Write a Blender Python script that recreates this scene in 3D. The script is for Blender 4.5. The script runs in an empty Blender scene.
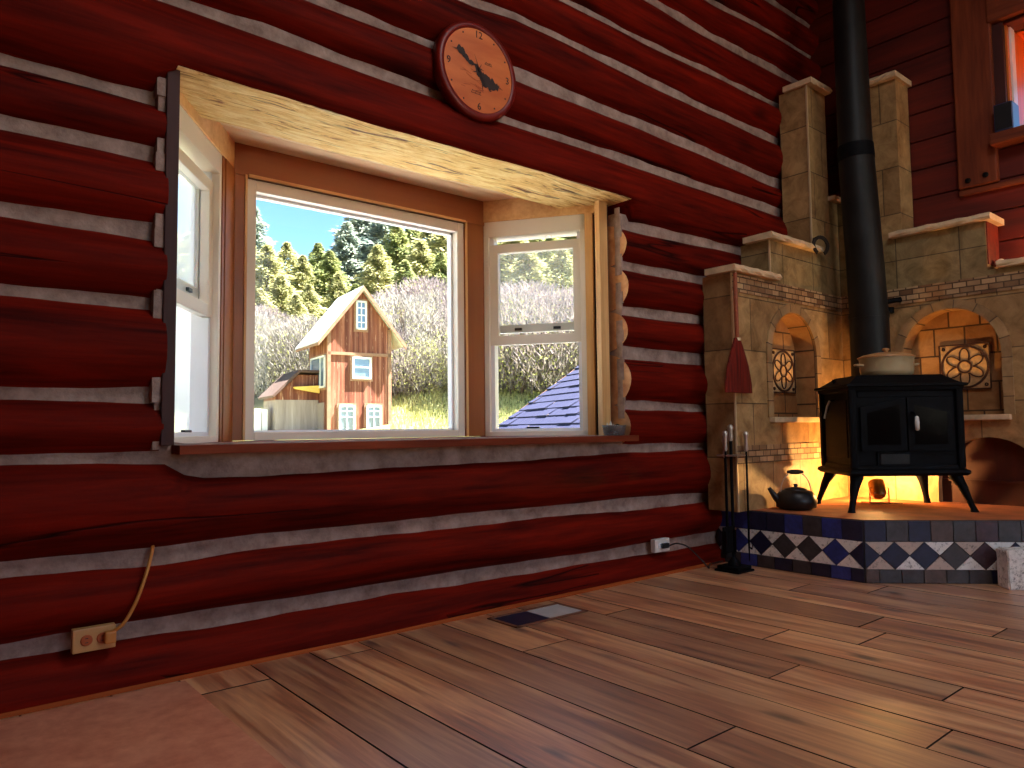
import bpy, bmesh, math, random
from mathutils import Vector, Matrix
random.seed(7)
S = bpy.context.scene
COL = S.collection
PI = math.pi
V = Vector

# ------------------------------------------------------------------ materials
def lin(c):
    return tuple(((v / 255) / 12.92 if v / 255 <= .04045 else ((v / 255 + .055) / 1.055) ** 2.4) for v in c)

class NT:
    def __init__(s, name):
        s.m = bpy.data.materials.new(name); s.m.use_nodes = True
        s.t = s.m.node_tree; s.t.nodes.clear()
        s.out = s.t.nodes.new('ShaderNodeOutputMaterial')
    def n(s, typ, **kw):
        nd = s.t.nodes.new(typ)
        for k, v in kw.items():
            if k in nd.inputs: nd.inputs[k].default_value = v
            else: setattr(nd, k, v)
        return nd
    def l(s, a, b): s.t.links.new(a, b)
    def coords(s, scale=(1, 1, 1), kind='Object', rot=(0, 0, 0), loc=None):
        tc = s.n('ShaderNodeTexCoord'); mp = s.n('ShaderNodeMapping')
        mp.inputs['Scale'].default_value = scale; mp.inputs['Rotation'].default_value = rot
        s.l(tc.outputs[kind], mp.inputs['Vector'])
        if loc == 'random':
            oi = s.n('ShaderNodeObjectInfo'); mu = s.n('ShaderNodeMath', operation='MULTIPLY'); mu.inputs[1].default_value = 37.0
            s.l(oi.outputs['Random'], mu.inputs[0]); cb = s.n('ShaderNodeCombineXYZ')
            for i in range(3): s.l(mu.outputs[0], cb.inputs[i])
            s.l(cb.outputs[0], mp.inputs['Location'])
        return mp.outputs[0]
    def noise(s, vec, scale=5, detail=4, rough=.55, dist=0.):
        nd = s.n('ShaderNodeTexNoise'); s.l(vec, nd.inputs['Vector'])
        nd.inputs['Scale'].default_value = scale; nd.inputs['Detail'].default_value = detail
        nd.inputs['Roughness'].default_value = rough; nd.inputs['Distortion'].default_value = dist
        return nd.outputs['Fac']
    def ramp(s, fac, stops):
        r = s.n('ShaderNodeValToRGB'); e = r.color_ramp.elements
        while len(e) < len(stops): e.new(.5)
        for i, (p, c) in enumerate(stops):
            e[i].position = p; e[i].color = (*c, 1) if len(c) == 3 else c
        s.l(fac, r.inputs[0]); return r.outputs[0]
    def mix(s, fac, a, b, mode='MIX'):
        m = s.n('ShaderNodeMix', data_type='RGBA', blend_type=mode)
        if isinstance(fac, (int, float)): m.inputs[0].default_value = fac
        else: s.l(fac, m.inputs[0])
        for i, v in ((6, a), (7, b)):
            if isinstance(v, tuple): m.inputs[i].default_value = (*v, 1)
            else: s.l(v, m.inputs[i])
        return m.outputs[2]
    def math(s, op, a, b=0.):
        m = s.n('ShaderNodeMath', operation=op)
        for i, v in ((0, a), (1, b)):
            if isinstance(v, (int, float)): m.inputs[i].default_value = v
            else: s.l(v, m.inputs[i])
        return m.outputs[0]
    def bsdf(s, color, rough=.6, metal=0., spec=.5, bump=None, bstr=.3, bdist=.01, coat=0.):
        b = s.n('ShaderNodeBsdfPrincipled')
        if isinstance(color, tuple): b.inputs['Base Color'].default_value = (*color, 1)
        else: s.l(color, b.inputs['Base Color'])
        if isinstance(rough, (int, float)): b.inputs['Roughness'].default_value = rough
        else: s.l(rough, b.inputs['Roughness'])
        b.inputs['Metallic'].default_value = metal
        b.inputs['Specular IOR Level'].default_value = spec
        b.inputs['Coat Weight'].default_value = coat
        if bump is not None:
            bp = s.n('ShaderNodeBump'); bp.inputs['Strength'].default_value = bstr; bp.inputs['Distance'].default_value = bdist
            s.l(bump, bp.inputs['Height']); s.l(bp.outputs[0], b.inputs['Normal'])
        s.l(b.outputs[0], s.out.inputs[0]); return b

def simple(name, c, rough=.5, metal=0., var=.25, scale=12, spec=.5, bstr=.12):
    k = NT(name); v = k.coords(); nz = k.noise(v, scale, 5)
    col = k.ramp(nz, [(.25, tuple(x * (1 - var) for x in c)), (.75, tuple(min(1, x * (1 + var)) for x in c))])
    k.bsdf(col, rough, metal, spec, nz, bstr, .004); return k.m

def wood(name, dark, light, axis=0, freq=14., rough=.5, knots=.0, stretch=.07, spec=.4, bstr=.25, knotcol=None, cracks=False, tone=.0):
    k = NT(name); sc = [freq] * 3; sc[axis] = freq * stretch
    v = k.coords(tuple(sc), loc='random')
    g1 = k.noise(v, 1., 6, .62, .6); g2 = k.noise(v, 3.3, 3, .5, .3)
    gm = k.math('ADD', k.math('MULTIPLY', g1, .65), k.math('MULTIPLY', g2, .35))
    col = k.ramp(gm, [(.32, dark), (.68, light)])
    if tone:
        oi = k.n('ShaderNodeObjectInfo')
        hv = k.n('ShaderNodeHueSaturation'); mr = k.n('ShaderNodeMapRange'); mr.inputs[3].default_value = 1 - tone; mr.inputs[4].default_value = 1 + tone
        k.l(oi.outputs['Random'], mr.inputs[0]); k.l(mr.outputs[0], hv.inputs['Value']); k.l(col, hv.inputs['Color']); col = hv.outputs[0]
    h = gm
    if knots:
        kc = [3.2] * 3; kc[axis] = 1.5
        kv = k.coords(tuple(kc), loc='random')
        vo = k.n('ShaderNodeTexVoronoi'); k.l(kv, vo.inputs['Vector']); vo.inputs['Scale'].default_value = 1.
        wob = k.math('ADD', vo.outputs['Distance'], k.math('MULTIPLY', k.math('SUBTRACT', g1, .5), .14))
        mr = k.n('ShaderNodeMapRange'); mr.inputs[1].default_value = .05; mr.inputs[2].default_value = knots
        mr.inputs[3].default_value = .85; mr.inputs[4].default_value = 0; k.l(wob, mr.inputs[0])
        col = k.mix(mr.outputs[0], col, knotcol or tuple(x * .25 for x in dark))
    if cracks:
        cc = [5.] * 3; cc[axis] = .28
        cv = k.coords(tuple(cc), loc='random'); cn = k.noise(cv, 1., 3, .5, .4)
        ab = k.math('ABSOLUTE', k.math('SUBTRACT', cn, .5))
        mr = k.n('ShaderNodeMapRange'); mr.inputs[1].default_value = .0; mr.inputs[2].default_value = .012
        mr.inputs[3].default_value = .9; mr.inputs[4].default_value = 0; k.l(ab, mr.inputs[0])
        gate = k.math('GREATER_THAN', k.noise(k.coords((.9, 2, 2), loc='random'), 1., 1), .56)
        f = k.math('MULTIPLY', mr.outputs[0], gate)
        col = k.mix(f, col, tuple(x * .1 for x in dark)); h = k.math('SUBTRACT', gm, f)
    k.bsdf(col, rough, 0, spec, h, bstr, .006); return k.m

M = {}
M['log'] = wood('red_stained_log', lin((48, 4, 2)), lin((130, 24, 7)), 0, 12., .7, .2, .075, .08, .6, lin((44, 5, 3)), True, .14)
M['logend'] = wood('log_end_grain', lin((176, 110, 66)), lin((226, 172, 120)), 0, 9., .7, 0, 1.)
M['headercut'] = NT('rough_sawn_log_face').m
k = NT('rough_sawn_log_face'); v = k.coords((5, 34, 30), rot=(0, 0, .28)); g = k.noise(v, 1., 5, .7, 1.2); g2 = k.noise(k.coords((1.6, 16, 9), rot=(0, 0, .2)), 1., 4, .6, 1.)
col = k.ramp(g, [(.33, lin((130, 78, 34))), (.43, lin((226, 180, 104))), (.62, lin((255, 228, 160)))])
col = k.mix(k.ramp(g2, [(.35, (1, 1, 1)), (.40, (0, 0, 0))]), col, lin((96, 54, 28)))
k.bsdf(col, .8, 0, .2, g, .9, .02); M['headercut'] = k.m
M['pine'] = wood('clear_pine_trim', lin((196, 140, 80)), lin((232, 190, 130)), 0, 16., .45, .06, .06, .4, .1, lin((120, 66, 30)))
M['pinev'] = wood('clear_pine_upright', lin((196, 140, 80)), lin((232, 190, 130)), 2, 16., .45, .05, .06, .4, .1, lin((120, 66, 30)))
M['cedar'] = wood('orange_cedar_casing', lin((216, 116, 50)), lin((248, 162, 82)), 0, 14., .4, .04, .06)
M['cedarv'] = wood('orange_cedar_post', lin((216, 116, 50)), lin((248, 162, 82)), 2, 14., .4, .04, .06)
M['soffit'] = wood('soffit_board', lin((226, 184, 134)), lin((248, 222, 180)), 0, 12., .5, .09, .06, .4, .1, lin((140, 90, 56)))
M['sill'] = wood('dark_brown_sill', lin((96, 36, 18)), lin((146, 66, 36)), 0, 14., .6, 0, .07, .15)
M['jambdark'] = wood('dark_jamb_board', lin((46, 14, 10)), lin((72, 26, 16)), 2, 12., .6)
M['baseboard'] = wood('orange_floor_moulding', lin((150, 66, 26)), lin((190, 96, 46)), 0, 12., .7, 0, .07, .1)
M['plank'] = wood('red_wood_planking', lin((62, 11, 4)), lin((116, 30, 10)), 1, 7., .65, .1, .08, .4, .2, lin((40, 6, 3)), False, .12)
M['timber'] = wood('dark_brown_timber', lin((88, 34, 14)), lin((140, 66, 32)), 2, 16., .6, .05, .08, .3, .4)
M['timberh'] = wood('dark_brown_timber_beam', lin((88, 34, 14)), lin((140, 66, 32)), 1, 16., .6, .05, .08, .3, .4)
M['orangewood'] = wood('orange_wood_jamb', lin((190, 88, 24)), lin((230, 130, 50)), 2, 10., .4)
M['ceil'] = wood('ceiling_boards', lin((120, 50, 26)), lin((160, 80, 44)), 0, 6., .6)
k = NT('lime_chinking'); v = k.coords(); nz = k.noise(v, 14, 6, .65); n2 = k.noise(v, 60, 3)
col = k.ramp(nz, [(.3, lin((128, 106, 98))), (.7, lin((184, 160, 148)))])
k.bsdf(col, .9, 0, .15, k.math('ADD', nz, n2), .5, .008); M['chink'] = k.m

# plank floor: per-plank tone stored on the mesh
k = NT('old_plank_floor'); at = k.n('ShaderNodeAttribute'); at.attribute_name = 'tone'
tc = k.n('ShaderNodeTexCoord'); ad = k.n('ShaderNodeVectorMath', operation='ADD'); k.l(tc.outputs['Object'], ad.inputs[0])
sv = k.n('ShaderNodeVectorMath', operation='SCALE'); sv.inputs['Scale'].default_value = 23.; k.l(at.outputs['Color'], sv.inputs[0]); k.l(sv.outputs[0], ad.inputs[1])
def fmap(sc):
    mp = k.n('ShaderNodeMapping'); mp.inputs['Scale'].default_value = sc; k.l(ad.outputs[0], mp.inputs['Vector']); return mp.outputs[0]
g = k.noise(fmap((26, 1.5, 1)), 1., 6, .62, .9); g2 = k.noise(fmap((9, .9, 1)), 1., 3, .5, 1.4); g3 = k.noise(fmap((70, 3, 1)), 1., 2)
mixg = k.math('ADD', k.math('ADD', k.math('MULTIPLY', g, .45), k.math('MULTIPLY', g2, .4)), k.math('MULTIPLY', g3, .15))
col = k.ramp(mixg, [(.34, lin((92, 44, 20))), (.46, lin((186, 112, 64))), (.60, lin((240, 182, 124)))])
sx = k.n('ShaderNodeSeparateColor'); k.l(at.outputs['Color'], sx.inputs[0])
hv = k.n('ShaderNodeHueSaturation'); mr = k.n('ShaderNodeMapRange'); mr.inputs[3].default_value = .62; mr.inputs[4].default_value = 1.22
k.l(sx.outputs[0], mr.inputs[0]); k.l(mr.outputs[0], hv.inputs['Value']); k.l(col, hv.inputs['Color']); col = hv.outputs[0]
vo = k.n('ShaderNodeTexVoronoi'); k.l(fmap((6., 2.2, 1)), vo.inputs['Vector']); vo.inputs['Scale'].default_value = 1.
wob = k.math('ADD', vo.outputs['Distance'], k.math('MULTIPLY', k.math('SUBTRACT', g, .5), .3))
mr2 = k.n('ShaderNodeMapRange'); mr2.inputs[1].default_value = .03; mr2.inputs[2].default_value = .16; mr2.inputs[3].default_value = .92; mr2.inputs[4].default_value = 0; k.l(wob, mr2.inputs[0])
col = k.mix(mr2.outputs[0], col, lin((38, 20, 14)))
rg = k.n('ShaderNodeMapRange'); rg.inputs[3].default_value = .30; rg.inputs[4].default_value = .48; k.l(g2, rg.inputs[0])
b_ = k.bsdf(col, rg.outputs[0], 0, .7, mixg, .25, .004, 1.); b_.inputs['Coat Roughness'].default_value = .47; b_.inputs['Coat IOR'].default_value = 2.7; M['floor'] = k.m

k = NT('mottled_brown_mat'); v = k.coords(); nz = k.noise(v, 5, 7, .7, .5); n2 = k.noise(v, 22, 5, .7)
col = k.ramp(k.math('ADD', k.math('MULTIPLY', nz, .6), k.math('MULTIPLY', n2, .4)), [(.3, lin((190, 108, 80))), (.7, lin((242, 172, 136)))])
k.bsdf(col, .42, 0, .4, n2, .15, .003); M['mat'] = k.m

def tiles(name, c1, c2, mortar, bw, bh, dark, rough=.55, offset=.5, mort=.008, bstr=.5):
    """stone tile faces; coordinates are metres along the wall, height (stored in the UV map)"""
    k = NT(name); uv = k.n('ShaderNodeUVMap'); uv.uv_map = 'UVMap'
    b = k.n('ShaderNodeTexBrick'); k.l(uv.outputs[0], b.inputs['Vector'])
    b.inputs['Scale'].default_value = 1.; b.inputs['Mortar Size'].default_value = mort; b.inputs['Brick Width'].default_value = bw; b.inputs['Row Height'].default_value = bh
    b.offset = offset; b.inputs['Mortar Smooth'].default_value = .1; b.inputs['Bias'].default_value = 0
    b.inputs['Color1'].default_value = (*c1, 1); b.inputs['Color2'].default_value = (*c2, 1); b.inputs['Mortar'].default_value = (*mortar, 1)
    v = k.coords((1, 1, 1)); nz = k.noise(v, 9, 7, .68, .6); n2 = k.noise(v, 45, 4, .6)
    sh = k.ramp(nz, [(.3, dark), (.66, (1, 1, 1))])
    col = k.mix(1., b.outputs['Color'], sh, 'MULTIPLY')
    h = k.math('SUBTRACT', k.math('ADD', k.math('MULTIPLY', nz, .5), k.math('MULTIPLY', n2, .2)), k.math('MULTIPLY', b.outputs['Fac'], .9))
    k.bsdf(col, rough, 0, .4, h, bstr, .006); return k.m
M['stone'] = tiles('travertine_tile', lin((204, 166, 112)), lin((164, 126, 82)), lin((116, 90, 60)), .30, .30, (.42, .36, .29), offset=.37, mort=.0035)
M['slate'] = tiles('gold_slate_tile', lin((150, 128, 88)), lin((176, 150, 104)), lin((96, 78, 54)), .36, .30, (.38, .34, .26), offset=.0, mort=.003)
M['mosaic'] = tiles('small_stone_mosaic', lin((214, 180, 136)), lin((132, 96, 66)), lin((92, 68, 48)), .075, .0335, (.6, .52, .46), mort=.0035, bstr=.9)
M['arch'] = tiles('arch_edge_tile', lin((196, 160, 112)), lin((150, 116, 80)), lin((110, 86, 62)), .11, 5., (.6, .54, .46), mort=.003)
M['niche'] = tiles('niche_tile', lin((196, 150, 96)), lin((166, 120, 76)), lin((92, 66, 44)), .17, .17, (.6, .52, .44), mort=.005)
M['cap'] = simple('limestone_cap', lin((216, 188, 150)), .7, 0, .3, 14, .3, .6)
M['trimstrip'] = simple('pale_corner_strip', lin((214, 190, 150)), .35, .3, .1)
M['rosette'] = simple('pale_rosette_stone', lin((206, 168, 116)), .6, 0, .3, 40)
M['rosette_dark'] = simple('dark_rosette_inlay', lin((70, 40, 26)), .6, 0, .3, 40)
M['nook'] = wood('dark_nook_door', lin((44, 14, 9)), lin((70, 24, 15)), 2, 10., .5)
M['slab'] = simple('rust_slate_slab', lin((168, 96, 56)), .62, 0, .45, 7, .5, .5)
M['iron'] = simple('black_cast_iron', (.004, .004, .005), .6, .0, .3, 30, .08, .15)
M['pipe'] = simple('black_stovepipe_steel', (.010, .009, .008), .5, .0, .5, 7, .25, .05)
M['stoveglass'] = simple('smoked_stove_glass', (.003, .002, .002), .15, 0, .1, 12, .03)
M['nickel'] = simple('worn_nickel', (.62, .58, .52), .28, .9, .15)
M['porcelain'] = simple('white_porcelain', (.75, .72, .66), .25, 0, .05)
M['enamel'] = simple('cream_enamel', lin((186, 170, 132)), .3, 0, .06, 6, .5, .02)
M['tanlid'] = simple('tan_enamel_lid', lin((186, 134, 84)), .35, 0, .1, 6, .5, .02)
M['kettle'] = simple('black_brown_kettle', (.016, .012, .011), .4, .3, .3, 20)
M['bristle'] = NT('x').m
k = NT('burgundy_broom_straw'); v = k.coords((60, 60, 2.)); nz = k.noise(v, 1.5, 5, .6)
k.bsdf(k.ramp(nz, [(.3, lin((70, 14, 10))), (.7, lin((134, 38, 24)))]), .8, 0, .2, nz, .8, .01); M['bristle'] = k.m
M['broomstick'] = simple('wrapped_brown_handle', lin((150, 70, 36)), .5, 0, .3, 60)
M['rust'] = simple('rusty_iron', (.03, .018, .012), .7, .5, .4, 40)
M['brass'] = simple('dull_brass_can', lin((190, 130, 62)), .35, .8, .2, 20)
M['granite'] = NT('y').m
k = NT('speckled_granite'); v = k.coords(); nz = k.noise(v, 34, 8, .8); n2 = k.noise(v, 90, 4, .7)
k.bsdf(k.ramp(k.math('ADD', k.math('MULTIPLY', nz, .6), k.math('MULTIPLY', n2, .4)), [(.40, lin((140, 140, 134))), (.47, lin((232, 230, 222))), (.6, lin((255, 253, 246)))]), .5, 0, .4, nz, .2, .003); M['granite'] = k.m
for nm, c in dict(tile_blue=(46, 58, 128), tile_navy=(30, 32, 58), tile_char=(62, 58, 60), tile_brown=(84, 66, 60), tile_plum=(66, 46, 54)).items():
    k = NT(nm); v = k.coords(); nz = k.noise(v, 24, 6, .7); b = lin(c)
    k.bsdf(k.ramp(nz, [(.3, tuple(x * .6 for x in b)), (.7, tuple(x * 1.5 for x in b))]), .4, 0, .5, nz, .5, .004); M[nm] = k.m
for nm, c in dict(tile_white=(250, 247, 242), tile_beige=(206, 186, 172)).items():
    k = NT(nm); v = k.coords(); nz = k.noise(v, 46, 8, .8); b = lin(c)
    k.bsdf(k.ramp(nz, [(.36, tuple(x * .25 for x in b)), (.46, tuple(x * .9 for x in b)), (.7, b)]), .5, 0, .4, nz, .3, .003); M[nm] = k.m
M['grout'] = simple('dark_grout', lin((70, 66, 66)), .9, 0, .1)
M['vinyl'] = simple('cream_vinyl_frame', lin((232, 222, 206)), .35, 0, .03, 6, .4, .0)
M['greysash'] = simple('grey_sash_rail', lin((206, 206, 198)), .4, 0, .05)
M['vinylwhite'] = simple('white_vinyl_track', lin((236, 236, 240)), .35, 0, .03, 6, .4, .0)
M['plate'] = simple('tan_outlet_plate', lin((200, 150, 92)), .4, 0, .08)
M['platewhite'] = simple('white_outlet_plate', lin((232, 228, 220)), .4, 0, .05)
M['socket'] = simple('orange_brown_socket', lin((176, 84, 36)), .4, 0, .1)
M['cordtan'] = simple('tan_cord', lin((196, 128, 56)), .5, 0, .1)
M['black'] = simple('black_plastic', (.01, .01, .011), .4, 0, .2)
M['bluebox'] = simple('dark_blue_plastic', lin((40, 52, 92)), .3, 0, .1)
M['ventshaded'] = simple('shaded_vent_louvre', lin((112, 104, 128)), .5, .0, .1)  # same louvre metal, with shade put into its colour for one bank
M['ventlit'] = simple('lit_vent_louvre', lin((196, 190, 188)), .5, .0, .1)  # lit tone of that metal, for the bank tilted the other way
M['ventframe'] = simple('brown_vent_frame', lin((136, 92, 70)), .4, .3, .1)
M['clockrim'] = wood('dark_red_clock_rim', lin((92, 14, 8)), lin((132, 26, 14)), 0, 10., .4)
M['clockface'] = wood('orange_clock_face', lin((196, 92, 40)), lin((226, 126, 62)), 0, 8., .5, 0, .25)
M['clockink'] = simple('dark_burnt_ink', lin((46, 22, 14)), .7, 0, .1)
M['clockred'] = simple('faint_red_ink', lin((168, 66, 30)), .7, 0, .1)
M['shell'] = simple('white_shell', lin((240, 220, 196)), .5, 0, .1, 30)

def glass(name, tint=(1, 1, 1), refl=.05, haze=0., hazecol=(1, 1, 1)):
    k = NT(name); t = k.n('ShaderNodeBsdfTransparent'); t.inputs[0].default_value = (*tint, 1)
    g = k.n('ShaderNodeBsdfGlossy'); g.inputs['Roughness'].default_value = .02
    mx = k.n('ShaderNodeMixShader'); mx.inputs[0].default_value = refl; k.l(t.outputs[0], mx.inputs[1]); k.l(g.outputs[0], mx.inputs[2])
    o = mx.outputs[0]
    if haze:
        tr = k.n('ShaderNodeBsdfTranslucent'); tr.inputs[0].default_value = (*hazecol, 1)
        m2 = k.n('ShaderNodeMixShader'); m2.inputs[0].default_value = haze; k.l(o, m2.inputs[1]); k.l(tr.outputs[0], m2.inputs[2]); o = m2.outputs[0]
    k.l(o, k.out.inputs[0]); return k.m
M['glass'] = glass('window_glass', refl=.012)
M['glasshaze'] = glass('hazy_window_glass', haze=.09, hazecol=(.9, .95, 1.))  # pane with a little whitish translucent haze mixed in
M['glassglare'] = glass('glare_haze_glass', haze=.3, hazecol=(.92, .97, 1.))  # haze mixed into the left pane in place of glare
M['glarescreen'] = glass('glare_screen', haze=.55, hazecol=(1., 1., .98))  # white translucent sheet standing for glare that whitens the lower left window
k = NT('clear_cut_glass'); b = k.bsdf((.9, .92, .92), .05, 0, .5); b.inputs['Transmission Weight'].default_value = .85; M['cutglass'] = k.m

# outdoors
k = NT('meadow_grass'); v = k.coords(); nz = k.noise(v, .35, 6, .6); n2 = k.noise(v, 3.5, 5, .7)
k.bsdf(k.ramp(k.math('ADD', k.math('MULTIPLY', nz, .55), k.math('MULTIPLY', n2, .45)), [(.32, tuple(x * .27 for x in lin((190, 198, 116)))), (.6, tuple(x * .27 for x in lin((236, 232, 168))))]), .9, 0, .1); M['meadow'] = k.m
def leafmat(name, dark, light, transl=.3, alb=.72):
    dark = tuple(x * alb for x in dark); light = tuple(x * alb for x in light)
    k = NT(name); v = k.coords((1, 1, 1), loc='random'); nz = k.noise(v, 1.3, 4, .7); at = k.n('ShaderNodeAttribute'); at.attribute_name = 'tone'
    sx = k.n('ShaderNodeSeparateColor'); k.l(at.outputs['Color'], sx.inputs[0])
    f = k.math('ADD', k.math('MULTIPLY', nz, .5), k.math('MULTIPLY', sx.outputs[0], .5))
    col = k.ramp(f, [(.25, dark), (.75, light)])
    d = k.n('ShaderNodeBsdfDiffuse'); k.l(col, d.inputs[0]); t = k.n('ShaderNodeBsdfTranslucent'); k.l(col, t.inputs[0])
    mx = k.n('ShaderNodeMixShader'); mx.inputs[0].default_value = transl; k.l(d.outputs[0], mx.inputs[1]); k.l(t.outputs[0], mx.inputs[2]); k.l(mx.outputs[0], k.out.inputs[0]); return k.m
M['leaf_yellow'] = leafmat('yellow_green_needles', lin((140, 150, 96)), lin((244, 236, 182)))
M['leaf_green'] = leafmat('green_needles', lin((116, 136, 94)), lin((218, 220, 150)))
M['leaf_blue'] = leafmat('blue_green_needles', lin((136, 156, 152)), lin((222, 230, 208)))
M['twig_grey'] = leafmat('grey_lilac_twigs', lin((176, 168, 162)), lin((250, 244, 234)), .25, .38)
M['twig_pink'] = leafmat('pink_grey_twigs', lin((176, 160, 162)), lin((246, 232, 230)), .25, .38)
M['leaf_spring'] = leafmat('spring_green_leaves', lin((176, 184, 112)), lin((238, 236, 168)))
M['bark'] = simple('grey_brown_bark', lin((110, 92, 78)), .9, 0, .3, 6)
k = NT('weathered_red_boards'); v = k.coords((7.5, 7.5, .22)); nz = k.noise(v, 1., 5, .65, .3)
vo = k.n('ShaderNodeTexVoronoi'); vo.feature = 'F1'; k.l(k.coords((7., 7., .0)), vo.inputs['Vector']); vo.inputs['Scale'].default_value = 1.
sp = k.noise(k.coords((22, 22, 1.6)), 1., 3, .6)
col = k.ramp(nz, [(.28, lin((88, 46, 36))), (.5, lin((140, 84, 64))), (.7, lin((186, 134, 110)))])
sxc = k.n('ShaderNodeSeparateColor'); k.l(vo.outputs['Color'], sxc.inputs[0])
col = k.mix(k.math('MULTIPLY', sxc.outputs[0], .6), col, lin((76, 40, 36)))
col = k.mix(k.ramp(sp, [(.62, (0, 0, 0)), (.7, (.8, .8, .8))]), col, lin((206, 168, 140)))
k.bsdf(col, .8, 0, .2, nz, .4, .02); M['redboards'] = k.m
M['fasciawood'] = simple('weathered_fascia', lin((150, 112, 88)), .8, 0, .25, 5)
M['metalroof'] = simple('galvanised_roof', lin((228, 232, 236)), .5, .0, .05, 3, .4, .05)
M['whiteframe'] = simple('white_painted_frame', lin((240, 240, 238)), .5, 0, .03)
M['shedglass'] = simple('reflecting_pane', lin((110, 130, 150)), .05, .3, .2, 1.2, .8, 0.)
M['greyboards'] = wood('grey_weathered_boards', lin((140, 124, 116)), lin((186, 170, 160)), 2, 6., .9)
M['darkroof'] = simple('dark_board_roof', lin((84, 62, 54)), .9, 0, .2, 6)
M['tarp'] = simple('yellow_tarp', lin((240, 196, 96)), .7, 0, .1)
M['shingle'] = tiles('slate_blue_shingle', tuple(x * .28 for x in lin((96, 116, 206))), tuple(x * .28 for x in lin((116, 138, 226))), tuple(x * .3 for x in lin((44, 54, 120))), .42, .2, (.75, .76, .82), .85, .43, .016, .8)

# ------------------------------------------------------------------ mesh helper
class MB:
    def __init__(s): s.v = []; s.f = []; s.m = []; s.sm = []; s.uv = {}; s.mats = []
    def mi(s, mat):
        mat = M[mat] if isinstance(mat, str) else mat
        if mat not in s.mats: s.mats.append(mat)
        return s.mats.index(mat)
    def face(s, pts, mat, smooth=False, uv=None):
        b = len(s.v); s.v += [tuple(p) for p in pts]; s.f.append(list(range(b, b + len(pts)))); s.m.append(s.mi(mat)); s.sm.append(smooth)
        if uv: s.uv[len(s.f) - 1] = uv
    def grid(s, rows, mat, smooth=True, closed=False, capmat=None, caps=False, uvs=None):
        b = len(s.v); n = len(rows[0])
        for r in rows: s.v += [tuple(p) for p in r]
        mi = s.mi(mat)
        for i in range(len(rows) - 1):
            for j in range(n if closed else n - 1):
                j2 = (j + 1) % n
                s.f.append([b + i * n + j, b + i * n + j2, b + (i + 1) * n + j2, b + (i + 1) * n + j]); s.m.append(mi); s.sm.append(smooth)
                if uvs: s.uv[len(s.f) - 1] = [uvs[i][j], uvs[i][j2], uvs[i + 1][j2], uvs[i + 1][j]]
        if caps:
            for r in (rows[0][::-1], rows[-1]): s.face(r, capmat or mat)
    def box(s, a, b, mat, xf=None, bev=0.):
        x0, y0, z0 = a; x1, y1, z1 = b
        x0, x1 = min(x0, x1), max(x0, x1); y0, y1 = min(y0, y1), max(y0, y1); z0, z1 = min(z0, z1), max(z0, z1)
        if bev > 0:
            bm = bmesh.new(); bmesh.ops.create_cube(bm, size=1.)
            for q in bm.verts: q.co = V(((x0 + x1) / 2 + q.co.x * (x1 - x0), (y0 + y1) / 2 + q.co.y * (y1 - y0), (z0 + z1) / 2 + q.co.z * (z1 - z0)))
            bmesh.ops.bevel(bm, geom=bm.edges[:], offset=min(bev, .45 * min(x1 - x0, y1 - y0, z1 - z0)), segments=2, profile=.6, affect='EDGES')
            s.addbm(bm, mat, xf); bm.free(); return
        p = [V(q) for q in ((x0, y0, z0), (x1, y0, z0), (x1, y1, z0), (x0, y1, z0), (x0, y0, z1), (x1, y0, z1), (x1, y1, z1), (x0, y1, z1))]
        if xf: p = [xf @ q for q in p]
        for f in ((0, 3, 2, 1), (4, 5, 6, 7), (0, 1, 5, 4), (1, 2, 6, 5), (2, 3, 7, 6), (3, 0, 4, 7)): s.face([p[i] for i in f], mat)
    def addbm(s, bm, mat, xf=None, smooth=False):
        b = len(s.v); bm.verts.index_update(); mi = s.mi(mat)
        s.v += [tuple(xf @ q.co if xf else q.co) for q in bm.verts]
        for f in bm.faces: s.f.append([b + q.index for q in f.verts]); s.m.append(mi); s.sm.append(smooth)
    def prism(s, poly, fn, w0, w1, mat, sidemat=None, uvf=None, sides=True):
        """poly in (u,v); fn(u,v,w)->point; extruded from w0 to w1"""
        n = len(poly)
        s.face([fn(u, v, w0) for u, v in poly], mat, uv=[(u, v) for u, v in poly])
        s.face([fn(u, v, w1) for u, v in poly][::-1], mat, uv=[(u, v) for u, v in poly][::-1])
        if sides:
            for i in range(n):
                (u0, v0), (u1, v1) = poly[i], poly[(i + 1) % n]
                if abs(u1 - u0) > abs(v1 - v0): q = [(u0, w0), (u0, w1), (u1, w1), (u1, w0)]
                else: q = [(w0, v0), (w1, v0), (w1, v1), (w0, v1)]
                s.face([fn(u0, v0, w0), fn(u0, v0, w1), fn(u1, v1, w1), fn(u1, v1, w0)], sidemat or mat, uv=q)
    def tube(s, pts, r, mat, n=10, caps=True):
        pts = [V(p) for p in pts]; rows = []
        rr = r if isinstance(r, (list, tuple)) else [r] * len(pts)
        prev = None
        for i, p in enumerate(pts):
            t = (pts[min(i + 1, len(pts) - 1)] - pts[max(i - 1, 0)]).normalized()
            a = prev if prev is not None else (V((0, 0, 1)) if abs(t.z) < .9 else V((1, 0, 0)))
            a = (a - t * a.dot(t)).normalized(); prev = a; b = t.cross(a)
            rows.append([p + (a * math.cos(2 * PI * j / n) + b * math.sin(2 * PI * j / n)) * rr[i] for j in range(n)])
        s.grid(rows, mat, True, True, None, caps)
    def lathe(s, prof, c, mat, n=24, axis='z', xf=None):
        rows = []
        for r, h in prof:
            row = []
            for j in range(n):
                a = 2 * PI * j / n; x, y = r * math.cos(a), r * math.sin(a)
                p = V((x, y, h)) if axis == 'z' else (V((x, -h, y)) if axis == 'y' else V((h, x, y)))
                p = p + V(c); row.append(xf @ p if xf else p)
            rows.append(row)
        s.grid(rows, mat, True, True, None, True)
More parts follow.
